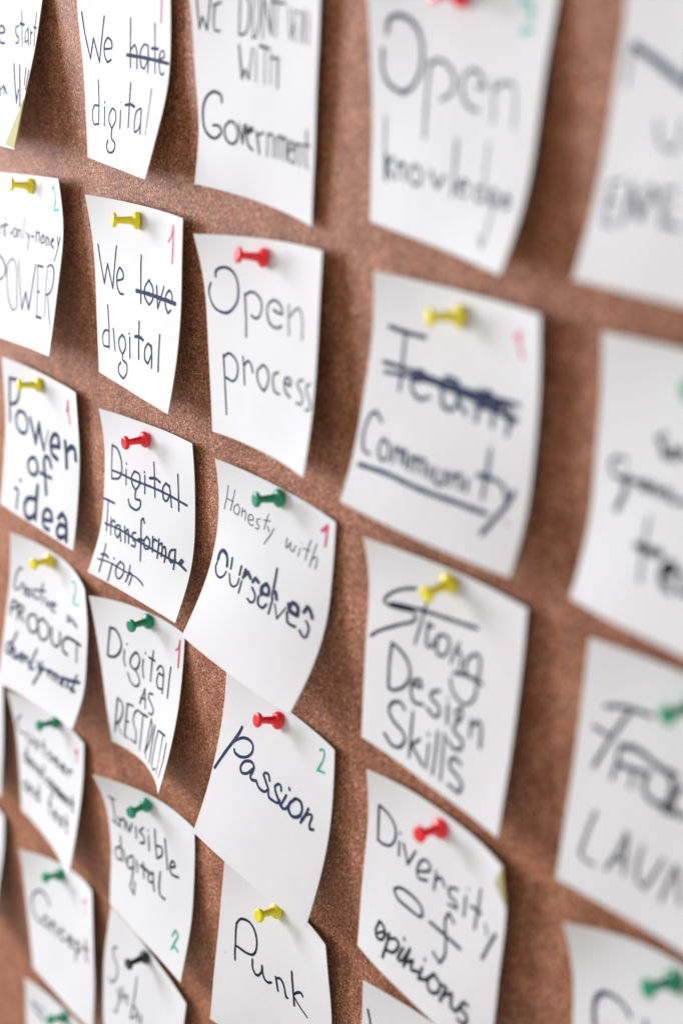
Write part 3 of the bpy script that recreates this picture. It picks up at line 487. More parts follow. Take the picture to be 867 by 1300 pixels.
 ["team","word","navy",[[0.96,141,604,125,591,109,578,94,573,81,578,68,590,58,607,49,629,43,655,40,680,42,705,48,729,57,746,71,752,88,753,105,754],[0.96,169,670,162,687,156,703,154,718,160,733,170,747,182,755,197,755,212,749,222,739,223,721,218,700,211,683,199,676,184,673,169,670],[0.96,254,681,255,749],[0.96,253,701,269,692,284,684,291,681,293,691,299,713,306,734],[0.96,295,694,306,688,317,683,322,680,325,691,330,716,336,740],[0.96,358,691,363,747],[0.96,359,705,373,697,388,690,394,686,396,697,400,721,404,745],[0.96,396,700,412,693,429,687,440,688,445,701,444,722,444,743],[0.96,477,706,480,747],[0.96,512,701,512,719,513,738,518,751,531,757,548,758,561,753,566,739,568,719,570,699],[0.96,558,702,570,750],[0.96,603,699,603,745],[0.96,600,714,618,703,636,693,644,688,646,699,650,722,654,745],[0.96,685,700,688,745],[0.9,775,555,776,587,776,620,777,653,777,686,777,718,778,751],[1.44,738,668,809,662],[0.96,809,662,831,666,853,670,871,677,881,689,887,704,892,720],[1.32,924,684,916,704,908,724,899,745,887,766,873,788,859,810,845,832,831,854,817,877],[0.72,921,805,922,807]]],
 ["team","underline","navy",[[1.32,56,814,119,809,180,804,244,800,315,801,388,804,459,805,526,804,591,802,652,801,709,800,763,800,816,800]]],
 ["team","number","pink",[[1.08,841,114,875,90],[0.84,868,96,870,111,872,126,876,141,882,154,890,167,898,179]]],
 ["idea","word","navy",[[1.49,85,118,80,150,76,183,71,222,67,282,64,351,64,420],[1.49,84,126,119,121,154,116,180,120,193,141,197,171,194,201,185,226,170,251,151,270,127,283,100,291,73,298],[1.55,186,316,169,338,151,360,144,382,152,406,170,430,193,446,222,451,255,448,282,439,299,421,309,396,311,372,302,350,285,328,264,313,240,310,213,313,186,316],[1.84,343,322,359,346,376,370,392,393,406,417,420,441,434,466],[1.84,434,466,468,324],[1.84,468,324,480,351,492,378,505,405,520,429,535,453,550,476],[0.57,550,476,595,340],[1.95,644,426,684,418,724,411,743,407,740,394,733,368,723,347,709,340,690,339,672,345,656,359,641,381,633,404,635,428,643,453,656,472,675,482,700,486,724,490],[2.18,816,355,822,381,829,406,835,432,839,457,843,484,847,510],[2.18,834,416,853,398,872,380,891,368,910,363,928,364,941,371,948,387,952,409,956,431]]],
 ["idea","word","navy",[[1.61,393,569,375,584,356,600,346,616,350,637,363,660,381,674,406,678,436,674,459,665,471,648,477,625,476,605,468,589,452,575,437,566,424,564,408,567,393,569],[1.72,654,563,643,546,631,528,619,515,601,511,581,511,571,512,567,519,559,537,556,557,561,585,572,617,582,650,590,684,599,718,608,752],[1.49,515,636,658,633]]],
 ["idea","word","navy",[[1.49,258,757,265,768],[1.38,187,834,208,832,229,830,242,835,245,854,240,881,236,906,235,925,235,942,236,959],[2.07,494,731,493,762,492,794,492,829,493,868,494,910,495,952],[2.07,483,823,450,828,417,834,389,843,368,859,352,879,344,899,344,922,352,945,364,962,382,971,404,973,427,968,450,954,474,933,497,912],[1.84,603,922,646,912,689,902,709,897,705,886,696,864,683,847,665,841,643,842,624,848,609,861,597,880,591,900,591,923,598,946,610,962,629,968,654,967,679,966],[1.95,784,857,801,840,818,823,825,815,836,818,859,825,877,837,886,853,892,874,897,897,902,919,906,943,911,967],[1.95,886,883,861,884,836,884,814,889,798,904,787,924,783,941,789,955,803,966,822,970,844,964,871,951,897,938]]],
 ["idea","number","red",[[0.75,839,160,849,126,859,93,864,78,864,84,864,100,864,118,866,137,868,160,871,180,874,196,879,211,884,225],[1.26,849,141,864,146]]],
 ["creative","word","navy",[[0.94,133,208,125,205,117,202,108,204,97,216,86,233,76,252,69,272,63,293,59,311,58,326,59,339,64,348,72,354,83,356,95,354,107,348,118,338,130,328],[0.94,137,296,150,322],[0.94,146,308,170,293],[0.94,179,329,191,324,203,320,210,315,209,311,204,308,201,307,196,309,187,314,181,321,179,330,179,342,184,350,196,354,212,355,228,356],[0.94,243,309,232,317,221,325,214,333,215,342,220,351,228,356,237,354,248,348,259,342],[0.94,248,303,274,345],[0.94,380,225,378,241,376,256,374,274,373,294,372,315,371,336],[0.94,288,294,420,262],[0.94,292,309,297,321,302,333,308,342,319,343,331,341,343,338],[0.94,412,303,410,346],[0.94,450,309,458,326,466,342,470,349,474,342,484,326,494,309],[0.94,516,333,537,322,558,311,568,306,565,304,559,299,550,297,539,299,525,303,516,309,513,321,514,336,521,347,535,351,554,351,574,351]]],
 ["creative","word","navy",[[0.88,738,307,732,346],[0.88,739,311,757,316,774,320,782,326,776,332,762,340,748,348],[0.88,803,309,825,340],[0.88,822,325,864,340]]],
 ["creative","word","black",[[1.06,60,438,57,452,54,467,53,482,53,498,55,515,57,531],[1.06,60,440,80,437,99,433,113,434,121,441,124,451,120,462,106,472,84,482,62,491],[1.06,141,441,140,456,140,471,141,487,144,504,148,521,151,538],[1.06,141,444,160,442,179,439,193,440,201,446,204,455,200,465,188,474,169,483,150,492],[1.06,163,488,226,531],[1.06,333,448,311,456,290,464,276,476,270,495,271,518,279,537,294,551,315,561,335,566,354,563,373,554,386,541,391,524,391,504,387,486,380,472,370,461,360,453,351,450,342,449,333,448],[1.06,438,438,421,453,403,467,394,484,397,507,407,533,421,553,438,566,458,573,477,573,498,565,518,549,530,531,534,509,530,485,519,465,497,453,468,446,438,438],[1.06,560,458,567,489,573,520,584,544,606,556,632,560,645,561,653,554,668,537,677,518,677,497,671,474,665,451],[1.19,770,447,751,459,733,471,720,486,714,507,714,531,720,549,736,558,758,562,780,566],[1.25,763,449,790,446,816,444,843,442,870,441,897,442,925,442],[0.75,878,456,890,575]]],
 ["creative","word","navy",[[1.12,168,618,157,642,145,666,134,690,124,713,115,737,105,760],[1.12,122,701,101,708,80,715,66,725,59,743,58,764,63,779,77,783,98,781,118,779],[1.12,118,748,134,747,149,746,156,745,157,739,157,728,158,722,151,725,140,734,133,744,134,758,141,774,151,785,164,789,181,788,198,787],[1.12,170,741,184,759,198,777,205,785,211,777,226,761,240,744],[1.12,242,751,263,751,284,750,294,750,287,745,273,734,266,728,258,736,244,753,238,767,247,775,264,780,281,786],[1.12,428,653,418,677,408,701,398,725,390,751,383,777,376,803],[1.12,291,767,305,751,319,736,326,729,329,737,337,755,345,773],[1.12,377,755,377,770,376,784,380,794,394,794,412,790,430,786],[1.12,457,729,494,757],[1.12,510,712,505,743,501,774,493,804,479,831,461,858,443,884],[1.12,474,763,499,758,524,753,535,751,529,758,517,775,504,792],[1.12,539,741,557,744,575,747,590,747,600,743,607,737,614,731],[1.12,601,735,605,774],[1.12,605,750,621,742,637,735,649,734,654,745,655,762,656,780],[1.12,654,749,670,741,686,733,697,733,700,744,699,762,698,780],[1.12,714,743,732,741,750,739,761,741,759,751,749,766,740,781],[1.12,763,725,775,784],[1.12,773,737,789,729,804,721,815,721,819,734,819,755,819,775],[1.0,907,661,899,686,892,711,886,734,881,752,879,769,876,786],[1.5,830,723,941,695],[1.12,843,766,911,772]]],
 ["creative","number","teal",[[0.88,722,82,736,76,752,70,766,66,781,68,794,73,802,83,802,97,798,116,793,135,787,155,781,175,778,191,778,199,781,204,790,206,808,201,833,192,859,183]]],
 ["customer","word","black",[[0.98,109,167,91,184,73,201,57,220,46,244,38,270,39,291,55,305,81,312,105,315,121,313,137,307,153,300],[0.98,181,280,179,299,177,318,179,333,186,342,196,347,206,348,217,345,228,338,236,329,238,316,238,300,238,284],[0.98,238,284,238,349],[0.98,334,298,325,294,315,290,307,288,297,291,287,297,282,303,287,308,296,314,306,319,316,325,326,330,331,335,326,341,316,347,306,350,295,349,284,345,273,340],[0.98,402,244,403,279,404,313,407,339,413,346,423,348,432,351],[0.98,372,291,436,289],[0.98,504,293,492,298,480,304,472,310,469,317,470,326,475,333,484,341,497,347,510,350,522,347,534,340,542,332,544,325,543,317,539,310,529,304,516,298,504,293],[0.98,571,292,579,348],[0.98,574,309,580,302,585,295,588,292,592,294,600,300,607,308,610,320,612,334,613,347],[0.98,607,308,615,302,622,295,626,291,630,294,638,299,645,307,648,319,650,332,652,346],[0.98,683,317,709,315,734,313,746,312,740,306,725,295,712,289,700,293,689,302,682,312,681,320,684,329,690,336,701,340,714,342,726,343,734,341,742,337,750,333],[0.98,786,285,797,339],[0.98,790,307,797,298,804,289,812,284,822,283,832,285,843,287]]],
 ["customer","word","black",[[1.05,160,403,146,537],[1.05,151,484,141,477,130,471,126,468,120,474,110,487,103,500,105,514,110,527,118,536,126,534,137,527,148,520],[1.05,181,506,200,506,219,506,228,506,223,498,214,483,209,475,203,479,191,489,182,499,179,510,180,521,183,529,189,535,198,539,207,540,213,539,220,535,227,532],[1.05,255,478,278,544],[1.05,278,544,305,481],[1.05,333,514,353,514,372,513,380,513,375,505,364,492,358,484,353,488,342,498,334,508,332,518,333,528,337,536,344,542,353,545,362,546,368,545,374,541,381,537],[1.05,421,427,423,469,424,511,427,542,431,546,438,547,446,548],[1.05,507,490,498,495,489,501,483,507,481,514,481,523,485,531,492,538,502,546,511,549,521,546,530,539,536,531,538,524,537,515,533,508,526,501,516,496,507,490],[1.05,561,491,572,602],[1.05,562,503,570,498,577,493,583,491,593,496,605,505,611,515,606,527,595,540,589,546,585,545,576,543,566,540],[1.05,634,492,642,549],[1.05,636,509,641,502,645,495,647,492,650,495,656,501,662,509,665,521,666,535,668,548],[1.05,662,509,667,502,672,496,675,493,678,495,685,501,690,509,693,521,695,534,697,548],[1.05,719,520,738,519,757,518,765,517,758,511,746,499,739,493,734,497,724,505,718,515,717,523,720,532,725,539,733,544,743,546,752,547,758,546,764,542,770,539],[1.05,790,493,802,546],[1.05,795,514,802,505,809,496,812,492,817,494,828,500,838,508,842,519,844,532,847,545],[1.05,878,450,885,480,892,511,899,533,905,538,913,540,921,543],[1.05,863,492,913,488]]],
 ["customer","word","black",[[0.98,134,705,126,782],[0.98,133,720,118,715,102,710,96,708,88,715,74,732,66,748,68,763,77,777,87,785,99,782,114,772,128,763],[0.98,179,702,171,778],[0.98,176,732,190,719,203,705,209,699,216,702,229,709,238,719,239,734,236,753,233,772],[0.98,348,615,342,761],[0.98,345,702,329,697,314,693,306,691,299,698,286,715,278,730,281,745,290,758,301,765,313,762,328,752,343,742]]],
 ["customer","word","black",[[0.91,538,614,540,656,541,699,544,731,550,739,559,742,569,746],[0.91,511,671,572,669],[0.91,612,709,636,707,661,706,672,705,664,697,649,681,641,673,634,678,621,690,612,702,610,713,613,725,618,734,628,740,640,743,651,744,659,742,667,737,675,733],[0.91,762,683,751,679,741,674,732,673,723,677,715,684,711,690,717,696,727,701,738,707,749,712,760,717,765,723,762,729,753,737,743,741,733,740,721,736,709,732],[0.91,816,620,824,658,832,695,841,723,848,729,858,732,869,734],[0.91,797,672,859,667]]],
 ["customer","number","red",[[1.26,868,122,897,103],[0.56,894,109,893,188]]],
 ["invisible","word","black",[[0.98,77,154,137,164],[0.8,103,166,101,197,100,228,99,257,98,284,98,310,99,335],[0.98,50,351,129,357],[0.98,143,287,151,361],[0.98,156,310,176,295,195,281,209,279,212,297,210,326,209,355],[0.98,228,291,238,315,249,337,255,348,262,334,278,305,294,276],[0.92,336,278,337,357],[0.98,422,247,405,263,387,279,378,292,387,298,406,301,421,306,430,318,434,333,433,346,420,355,401,362,382,369],[0.98,475,242,477,243],[0.98,481,279,489,372],[0.98,551,205,554,235,557,265,561,295,567,324,575,352,582,380],[0.98,577,301,599,294,620,287,636,287,643,298,644,317,640,335,627,350,608,365,589,381],[0.98,669,217,677,249,684,281,692,311,698,340,704,368,711,396],[0.98,740,369,762,359,783,348,795,338,790,328,775,318,767,314,760,321,747,336,739,352,738,371,743,392,755,406,777,407,806,400,835,393]]],
 ["invisible","word","black",[[0.92,146,432,146,464,146,496,148,526,151,553,156,577,161,601],[0.92,141,509,114,525,87,540,69,558,64,581,69,606,82,620,103,618,132,606,161,594],[0.92,173,514,212,589],[0.92,297,501,275,514,252,528,236,544,230,568,231,594,239,610,257,608,282,596,300,579,307,559,308,534,309,509],[0.92,312,573,306,606,300,639,294,669,285,694,275,715,274,732,291,746,316,754,329,758,329,741,331,705,332,670],[0.92,346,511,362,582],[0.92,427,485,447,580],[1.26,394,520,499,515],[0.92,555,501,535,509,514,517,501,527,497,544,501,563,510,574,524,573,543,564,561,556],[0.92,543,494,579,605],[0.98,629,453,628,484,627,515,628,542,632,565,637,583,647,597,663,601,684,601,704,600]]],
 ["invisible","number","green",[[0.86,830,782,839,762,848,742,852,733,861,734,879,740,890,750,885,769,873,793,861,815,854,833,847,848,840,864],[0.86,838,859,850,848,861,838,873,832,886,833,901,838,915,843]]],
 ["symb","word","black",[[0.84,131,242,119,245,107,249,99,258,95,275,94,298,99,319,116,336,139,351,157,369,168,394,174,423,172,452,153,490,124,530,109,548,102,545,85,539,68,532],[0.98,197,528,203,546,210,564,218,575,228,575,242,568,255,561],[0.84,251,470,246,510,241,551,234,594,221,650,206,708,199,735,192,736,177,739,162,741],[0.84,270,502,294,562],[0.84,291,517,305,503,319,489,325,483,328,494,336,520,343,546],[0.84,401,277,403,325,405,374,406,427,405,487,402,553,398,620],[0.84,400,509,418,504,436,498,449,500,455,516,455,540,451,561,440,577,424,590,408,604],[0.84,477,509,487,579],[0.84,514,502,525,564]]],
 ["concept","word","black",[[1.17,318,351,311,338,305,326,293,314,271,301,246,289,221,282,200,280,180,284,159,294,135,313,111,338,92,367,81,398,78,431,81,460,92,484,112,504,135,518,162,526,192,529,222,531],[1.17,280,450,266,457,252,464,243,473,238,484,238,496,242,507,251,519,265,529,279,534,293,530,308,521,318,510,322,500,322,488,317,477,308,468,294,459,280,450],[1.17,361,455,363,537],[1.17,362,487,375,475,388,462,394,456,401,460,417,469,428,482,432,498,431,518,431,538],[1.17,546,476,531,470,517,463,511,460,501,467,483,483,474,499,482,514,499,530,516,539,527,537,540,530,554,523],[1.17,598,500,628,499,659,497,672,496,663,487,645,471,635,462,626,467,610,480,598,492,596,505,599,517,605,527,617,534,632,537,645,539,655,536,665,531,674,527],[1.17,717,461,725,607],[1.17,718,476,729,470,741,463,752,461,768,467,786,478,794,490,785,507,766,525,756,533,750,532,735,529,721,526],[1.17,874,396,875,441,875,485,878,518,885,526,897,529,909,532],[1.17,835,459,918,451]]],
 ["concept","number","pink",[[1.17,811,145,867,120],[0.52,851,130,851,224]]],
 ["lastleft","word","black",[[1.1,75,174,102,174,129,173,159,172,191,168,226,164,261,159],[1.1,108,167,110,187,112,207,126,222,159,231,204,236,249,240],[1.1,195,217,268,250]]],
 ["power","word","navy",[[0.59,76,312,101,378],[0.59,90,334,107,329,125,325,133,323,137,334,147,357,156,381],[0.51,153,262,155,282,157,301,159,321,163,342,168,365,172,387],[0.72,122,316,196,311],[0.77,237,356,262,354],[0.59,312,321,296,324,280,328,271,335,275,350,285,368,291,377,302,376,321,373,334,366,331,354,322,337,312,321],[0.59,341,326,354,376],[0.59,347,336,361,332,374,328,381,326,385,335,395,355,404,375],[0.42,420,251,423,276,426,300,430,323,434,343,437,361,441,379],[0.59,472,334,513,366],[0.59,527,337,523,354,520,371,519,387,519,404,521,421,523,437],[0.77,554,352,590,353],[0.59,614,309,631,378],[0.59,625,329,640,325,655,321,661,319,664,330,670,354,676,378],[0.59,726,329,714,336,702,344,696,352,699,364,707,376,712,382,720,380,735,376,744,369,741,358,733,343,726,329],[0.59,762,333,780,387],[0.59,774,346,783,344,793,342,800,344,805,354,809,369,814,384],[0.68,838,361,851,358,864,355,871,352,867,347,857,342,852,340,848,347,842,362,841,375,851,383,866,389,881,396],[0.47,920,327,935,367],[0.59,963,324,954,347,946,371,938,394,928,418,918,442,908,466]]],
 ["power","word","navy",[[0.85,78,507,97,506,116,506,134,509,157,519,181,533,200,548,212,564,221,581,222,598,216,613,203,627,187,639,166,646,142,652,117,657],[0.47,40,503,123,811],[0.68,299,509,279,521,259,534,246,551,244,573,249,600,259,631,275,670,297,714,321,751,347,775,375,793,403,811],[0.55,403,811,426,804,448,796,460,785,457,759,445,724,431,686,417,643,402,596,386,559,371,539,353,523,337,512,326,509,312,509,299,509],[0.51,407,506,424,547,441,587,461,632,485,682,513,736,540,790],[0.68,540,790,550,744,560,699,565,678,577,698,605,740,632,782],[0.68,632,782,659,510],[0.42,692,514,702,560,712,606,722,653,733,703,744,754,756,806],[0.85,691,511,762,513],[0.77,735,660,756,659],[0.94,750,805,821,804],[0.38,825,508,828,551,832,594,838,640,846,690,857,742,867,794],[0.68,825,507,840,499,856,492,872,490,889,495,907,505,920,520,927,542,930,570,929,595,923,615,913,633,901,647,886,655,867,660,849,665],[0.42,871,664,885,690,899,716,913,743,927,771,942,799,956,828]]],
 ["power","number","teal",[[0.64,843,67,858,58,873,50,880,46,883,52,890,64,895,78,900,90,903,103,901,118,892,137,879,159,868,181],[0.85,868,181,938,174]]],
 ["gov","word","black",[[0.66,54,72,53,104,53,137,52,168,53,194,54,219,55,244],[0.66,55,244,67,220,79,197,85,187,90,198,102,223,114,247],[0.66,114,247,163,82],[0.66,188,128,182,148,176,169,171,189,169,210,169,229,174,243,185,247,200,245,215,244],[0.76,176,132,234,116]]],
 ["gov","word","black",[[0.62,383,59,381,94,378,129,376,163,374,193,372,220,371,248],[0.71,383,66,406,73,429,81,445,94,453,116,454,144,453,170,448,194,441,216,430,233,415,242,396,246,377,249],[0.47,491,59,487,91,484,123,481,155,481,185,483,215,484,245],[0.57,525,57,529,93,534,129,535,163,529,195,519,225,508,246,501,250,490,251,478,252],[0.43,560,60,562,250],[0.62,560,73,587,135,614,196,627,224,626,194,625,127,623,62],[0.38,664,64,663,233],[0.76,631,86,725,86]]],
 ["gov","word","black",[[0.38,755,99,759,121,762,144,766,166,770,186,773,207,777,227],[0.38,777,227,801,156],[0.38,797,101,813,235],[0.38,810,111,828,110,847,108,857,112,862,142,861,185,861,229],[0.38,880,91,885,232],[0.38,916,99,921,233]]],
 ["gov","word","black",[[0.76,371,295,376,321,380,348,385,373,389,397,394,420,398,442],[0.57,398,442,408,423,418,405,422,396,428,404,441,422,454,439],[0.47,454,439,480,297],[0.33,511,301,514,445],[0.85,540,281,618,286],[0.33,582,287,585,443],[0.33,631,300,634,436],[0.57,687,320,689,448],[0.66,633,323,693,319]]],
 ["gov","word","black",[[0.85,222,571,223,559,223,548,217,539,200,533,177,529,153,529,129,537,104,550,83,566,67,584,54,605,45,627,41,654,42,683,47,707,58,724,73,737,90,745,109,752,130,755,151,753,172,745,193,731,206,719,206,707,199,696,187,689,172,688,152,690,133,693],[0.76,283,654,268,665,252,676,241,689,237,705,239,723,245,738,259,749,278,757,298,759,318,754,338,743,352,729,358,713,359,695,355,679,347,668,336,658,323,652,310,651,297,652,283,654],[0.57,373,652,396,740],[0.85,396,740,420,652],[0.66,435,646,433,688],[0.76,440,687,460,680,480,672,493,665,492,660,485,655,480,653,471,657,453,667,440,680,437,698,439,719,444,736,455,746,469,752,483,758],[0.71,525,667,541,765],[0.66,538,679,583,661],[0.47,619,659,608,767],[0.66,616,669,626,664,635,659,644,657,652,658,660,663,667,668],[0.47,667,668,660,761],[0.47,700,660,693,758],[0.66,697,667,706,661,715,655,722,651,728,653,733,658,737,662],[0.47,737,662,731,756],[0.66,740,665,748,661,755,656,762,654,767,657,771,661,775,666],[0.47,775,666,770,757],[0.57,795,702,811,700,826,699,833,698,832,690,831,674,827,663,820,660,811,660,803,664,798,674,794,688,792,702,793,719,796,735,801,748,809,751,819,752,830,752],[0.47,853,661,849,755],[0.66,852,670,861,666,869,661,877,659,883,660,888,663,893,667],[0.47,893,667,892,756],[0.47,935,591,935,635,934,679,935,715,938,730,944,742,949,754],[0.66,914,657,962,654]]],
 ["know","word","navy",[[1.26,101,215,104,197,106,180,114,166,128,155,147,148,167,145,188,146,211,151,232,159,253,172,272,188,288,207,299,230,306,257,309,283,310,308,307,332,300,355,287,377,271,398,253,415,235,427,215,434,195,442],[1.09,195,442,169,436,143,430,120,421,100,407,84,389,73,368,70,341,72,311,74,281],[0.86,357,302,355,343,353,383,353,429,355,481,358,539,362,596],[0.92,359,318,376,308,392,298,411,294,435,299,461,309,482,322,498,335,508,349,514,364,513,381,507,398,497,412,482,423,463,430,444,438],[0.86,643,369,660,369,677,369,684,369,680,360,671,342,658,327,643,318,625,313,608,313,592,319,576,330,565,344,560,360,558,379,562,397,574,415,590,433,608,445,626,451,645,452,665,453],[0.52,731,334,735,355,740,375,744,399,748,426,752,456,756,487],[0.8,744,369,759,358,775,346,790,338,806,336,822,338,837,340],[0.46,849,342,856,363,863,383,868,405,871,432,872,460,874,489]]],
 ["know","word","navy",[[0.57,90,549,91,588,91,627,93,668,96,712,100,758,104,804],[0.92,106,700,112,803],[0.92,159,705,142,717,124,729,116,742,123,756,140,771,157,786],[0.69,190,721,188,790],[0.92,198,729,213,723,227,717,234,715,237,727,242,753,248,780],[0.8,314,710,301,720,287,729,281,741,284,757,295,775,308,786,325,788,344,782,358,774,363,760,364,742,359,728,347,720,330,715,314,710],[0.92,421,717,442,741,463,764,473,774,480,764,496,741,511,719],[0.75,563,571,565,606,568,641,570,677,572,713,573,751,574,788],[0.75,611,741,632,738,653,734,662,732,658,727,648,718,638,713,625,716,611,725,603,735,603,748,609,762,618,772,632,775,649,773,666,771],[0.4,746,556,748,591,750,626,753,662,759,697,768,731,777,766],[0.75,763,722,744,723,726,725,714,731,714,745,722,762,733,774,746,775,762,771,777,766],[0.92,831,717,819,723,806,730,800,738,804,750,814,764,825,772,835,771,847,765,858,758],[0.4,845,722,841,759,838,796,835,833,832,876,828,919,827,938,820,931,806,914,793,898],[0.69,888,737,903,737,918,737,925,737,918,733,906,724,900,719,895,722,887,729,882,738,887,751,896,766,902,773,907,769,920,762,932,755]]],
 ["know","number","teal",[[1.15,815,67,822,61,830,54,838,52,849,54,861,61,870,70,874,82,875,97,875,112],[1.15,836,157,891,153]]],
 ["now","word","navy",[[0.63,48,216,47,236,47,256,48,276,48,297,49,319,50,342],[1.75,56,216,83,227,111,237,137,248,161,258,184,269,211,282,244,297,282,314,319,331],[0.84,319,331,306,217]]],
 ["now","word","navy",[[0.7,220,443,225,464,230,484,239,501,255,513,274,523,293,532],[0.7,293,532,306,528,318,525,326,517,330,494,331,464,331,434]]],
 ["now","word","navy",[[0.84,62,659,63,682,64,705,65,728,68,751,71,774,75,797],[0.7,62,659,112,647],[0.7,68,721,106,714],[0.7,75,797,116,797],[1.19,169,660,154,779],[1.05,158,655,225,757],[0.84,242,645,235,762],[0.7,242,645,256,656,270,667,277,677,270,687,257,696,243,706],[0.84,304,656,329,767],[0.7,304,656,360,649],[0.7,315,709,359,703],[1.12,351,758,394,764]]],
 ["quality","word","black",[[1.04,281,323,315,298],[1.44,297,325,307,339,318,353,328,363,338,365,348,363,358,361],[1.04,313,367,327,371,340,374,346,376,349,365,356,344,359,332,362,340,369,357,376,374],[1.04,390,336,402,356],[1.04,396,329,432,354]]],
 ["quality","word","black",[[0.96,150,432,133,432,115,431,100,434,90,443,83,456,81,469,84,481,93,492,103,499,116,500,130,497,145,494],[1.76,146,499,171,498],[1.44,172,480,170,503,168,525,164,548,156,571,145,594,135,617],[1.12,196,497,215,492,234,487,243,485,242,491,241,503,240,509,247,507,263,503,278,498],[1.36,258,480,267,490,276,500,280,504,287,497,299,485,306,479,309,484,314,494,320,504],[1.12,334,495,349,490,364,486,371,484,369,489,365,500,361,510],[1.12,369,479,379,491,390,503,400,511,412,510,424,505,436,500],[1.12,436,500,475,501]]],
 ["quality","word","black",[[0.8,305,596,304,619,303,641,303,668,307,713,313,768,321,823],[2.0,272,707,292,707,311,707,331,707,350,705,368,703,387,701],[1.76,428,758,445,750,462,742,470,738,466,733,457,722,448,717,436,720,423,728,414,739,412,755,415,774,422,789,434,798,451,804,467,809],[1.28,500,735,502,757,504,779,510,795,520,799,534,797,548,794]]],
 ["frog","word","black",[[1.16,113,239,133,232,152,225,171,219,189,215,208,211,229,208,259,205,293,202,327,199],[1.09,227,216,218,234,208,252,197,273,185,297,171,324,155,357,137,397,116,443,96,490],[1.09,72,336,161,344],[1.52,206,364,224,358,242,351,260,347,281,346,304,348,326,351,348,357,370,365,394,371,420,372,446,372,473,371],[1.01,206,364,206,388,205,411,203,434,200,456,196,478,191,500],[1.3,211,431,230,430,248,430,268,428,291,424,315,418,339,413],[0.8,291,419,282,497],[1.3,355,413,348,433,342,454,342,472,353,487,371,499,390,505,411,507,433,503,451,493,461,471,467,444,467,420,462,403,452,390,443,377],[1.38,440,517,479,514],[1.3,510,401,496,419,482,438,475,456,479,476,489,497,502,510,515,511,531,504,546,497]]],
 ["frog","word","grey",[[0.9,140,657,133,687,125,716,118,747,111,781,104,815,98,849],[0.9,98,849,108,854,119,859,131,863,143,864,156,863,169,863],[1.01,300,674,292,703,284,732,274,762,261,792,246,822,231,852],[0.87,305,679,307,703,309,727,310,752,311,779,312,807,313,835],[1.01,263,795,315,778],[0.87,378,694,374,721,370,749,368,774,369,796,372,816,378,831,388,839,401,843,414,846],[0.9,414,846,426,820,437,795,449,770,458,747,467,725,476,702],[0.94,532,703,526,726,520,748,513,773,507,800,500,829,493,858],[1.01,539,700,579,829]]],
 ["start","word","navy",[[0.9,431,370,466,367,501,364,523,360,524,351,512,340,498,331,483,326,467,324,454,326,445,337,439,353,440,370,449,388,463,407,481,420,499,424,521,422,542,421]]],
 ["start","word","navy",[[0.7,712,317,697,320,682,322,674,328,676,339,684,354,696,366,711,373,728,378,741,383,748,392,749,402,746,409,736,412,721,413,705,414],[0.5,724,233,738,266,752,298,767,331,782,363,798,396,814,428],[1.0,729,303,791,308],[0.6,849,328,840,336,831,344,826,354,831,373,841,394,847,404,853,402,866,396,880,390],[0.6,855,321,899,418],[0.45,896,332,928,414],[0.8,908,351,923,347],[0.45,944,236,947,265,950,294,955,324,962,355,971,386,980,418],[0.8,935,315,970,320]]],
 ["start","word","navy",[[0.7,543,668,583,719],[0.7,570,686,586,674,602,663,609,657,615,667,628,688,641,708],[0.7,634,669,691,705]]],
 ["start","word","navy",[[0.9,731,529,751,564,772,599,795,634,822,670,852,707,883,743],[0.7,883,743,873,669],[0.9,825,534,843,570,863,606,883,642,904,679,926,717,948,756],[0.6,927,542,953,638],[0.6,974,553,988,662]]],
 ["hate","word","navy",[[0.74,46,232,52,269,57,306,65,344,81,393,101,443,111,466,125,437,151,385,164,357,180,388,212,445,230,476,242,431,267,334,289,239],[0.74,299,402,330,399,361,396,382,391,387,380,382,366,374,354,360,348,342,343,333,342,325,347,309,359,297,373,292,391,292,413,295,431,307,448,324,461,332,467,341,464,360,457,378,450]]],
 ["hate","struck_word","navy",[[0.6,583,225,584,264,584,303,586,343,589,384,593,426,598,468],[0.6,592,380,607,369,621,357,628,352,634,356,646,367,655,381,660,405,662,436,666,467],[0.6,769,345,755,342,742,340,729,342,714,352,701,366,692,383,693,406,699,432,708,451,719,457,735,460,743,460,749,451,761,432,773,413],[0.6,769,345,771,367,774,390,777,413,779,434,780,454,782,475],[0.51,836,230,837,270,839,310,841,350,845,390,850,430,856,470],[0.92,809,353,874,349],[0.55,892,394,911,391,929,388,941,382,942,372,936,359,932,352,925,353,911,356,901,362,894,374,890,390,890,407,893,426,901,446,909,461,919,467,931,470,937,471,939,468,944,462,949,457]]],
 ["hate","strikethrough","navy",[[1.1,557,410,605,409,653,408,702,407,755,407,810,407,861,407,906,407,946,408,986,409]]],
 ["hate","word","navy",[[0.69,203,570,205,607,206,644,206,681,204,721,201,761,198,801],[0.64,197,702,176,703,154,703,135,708,120,722,107,741,102,759,104,777,112,795,126,807,146,807,171,802,195,796],[0.64,288,673,289,677],[0.64,289,700,285,799],[0.6,399,695,383,707,367,720,355,732,351,746,351,759,356,772,369,784,386,796,394,801,406,791,430,769,446,749,447,732,442,716,434,704,425,700,412,697,399,695],[0.74,394,804,391,820,388,837,390,851,406,860,428,866,442,875,442,889,433,905,419,917,398,925,371,929,348,929,333,923,323,913,318,902,321,891,330,879,338,867],[0.46,504,652,504,654],[0.64,506,697,504,787],[0.64,612,544,612,582,612,621,612,660,613,698,614,736,615,773],[0.92,564,662,585,658,607,654,626,652,644,653,659,656,675,659],[0.64,752,658,735,665,718,672,705,682,697,700,694,722,693,742,698,761,705,779,710,786,719,784,739,777,756,768,765,756,771,741,777,726],[0.64,761,663,789,787],[0.37,843,551,845,586,848,622,851,660,854,700,858,743,862,786]]],
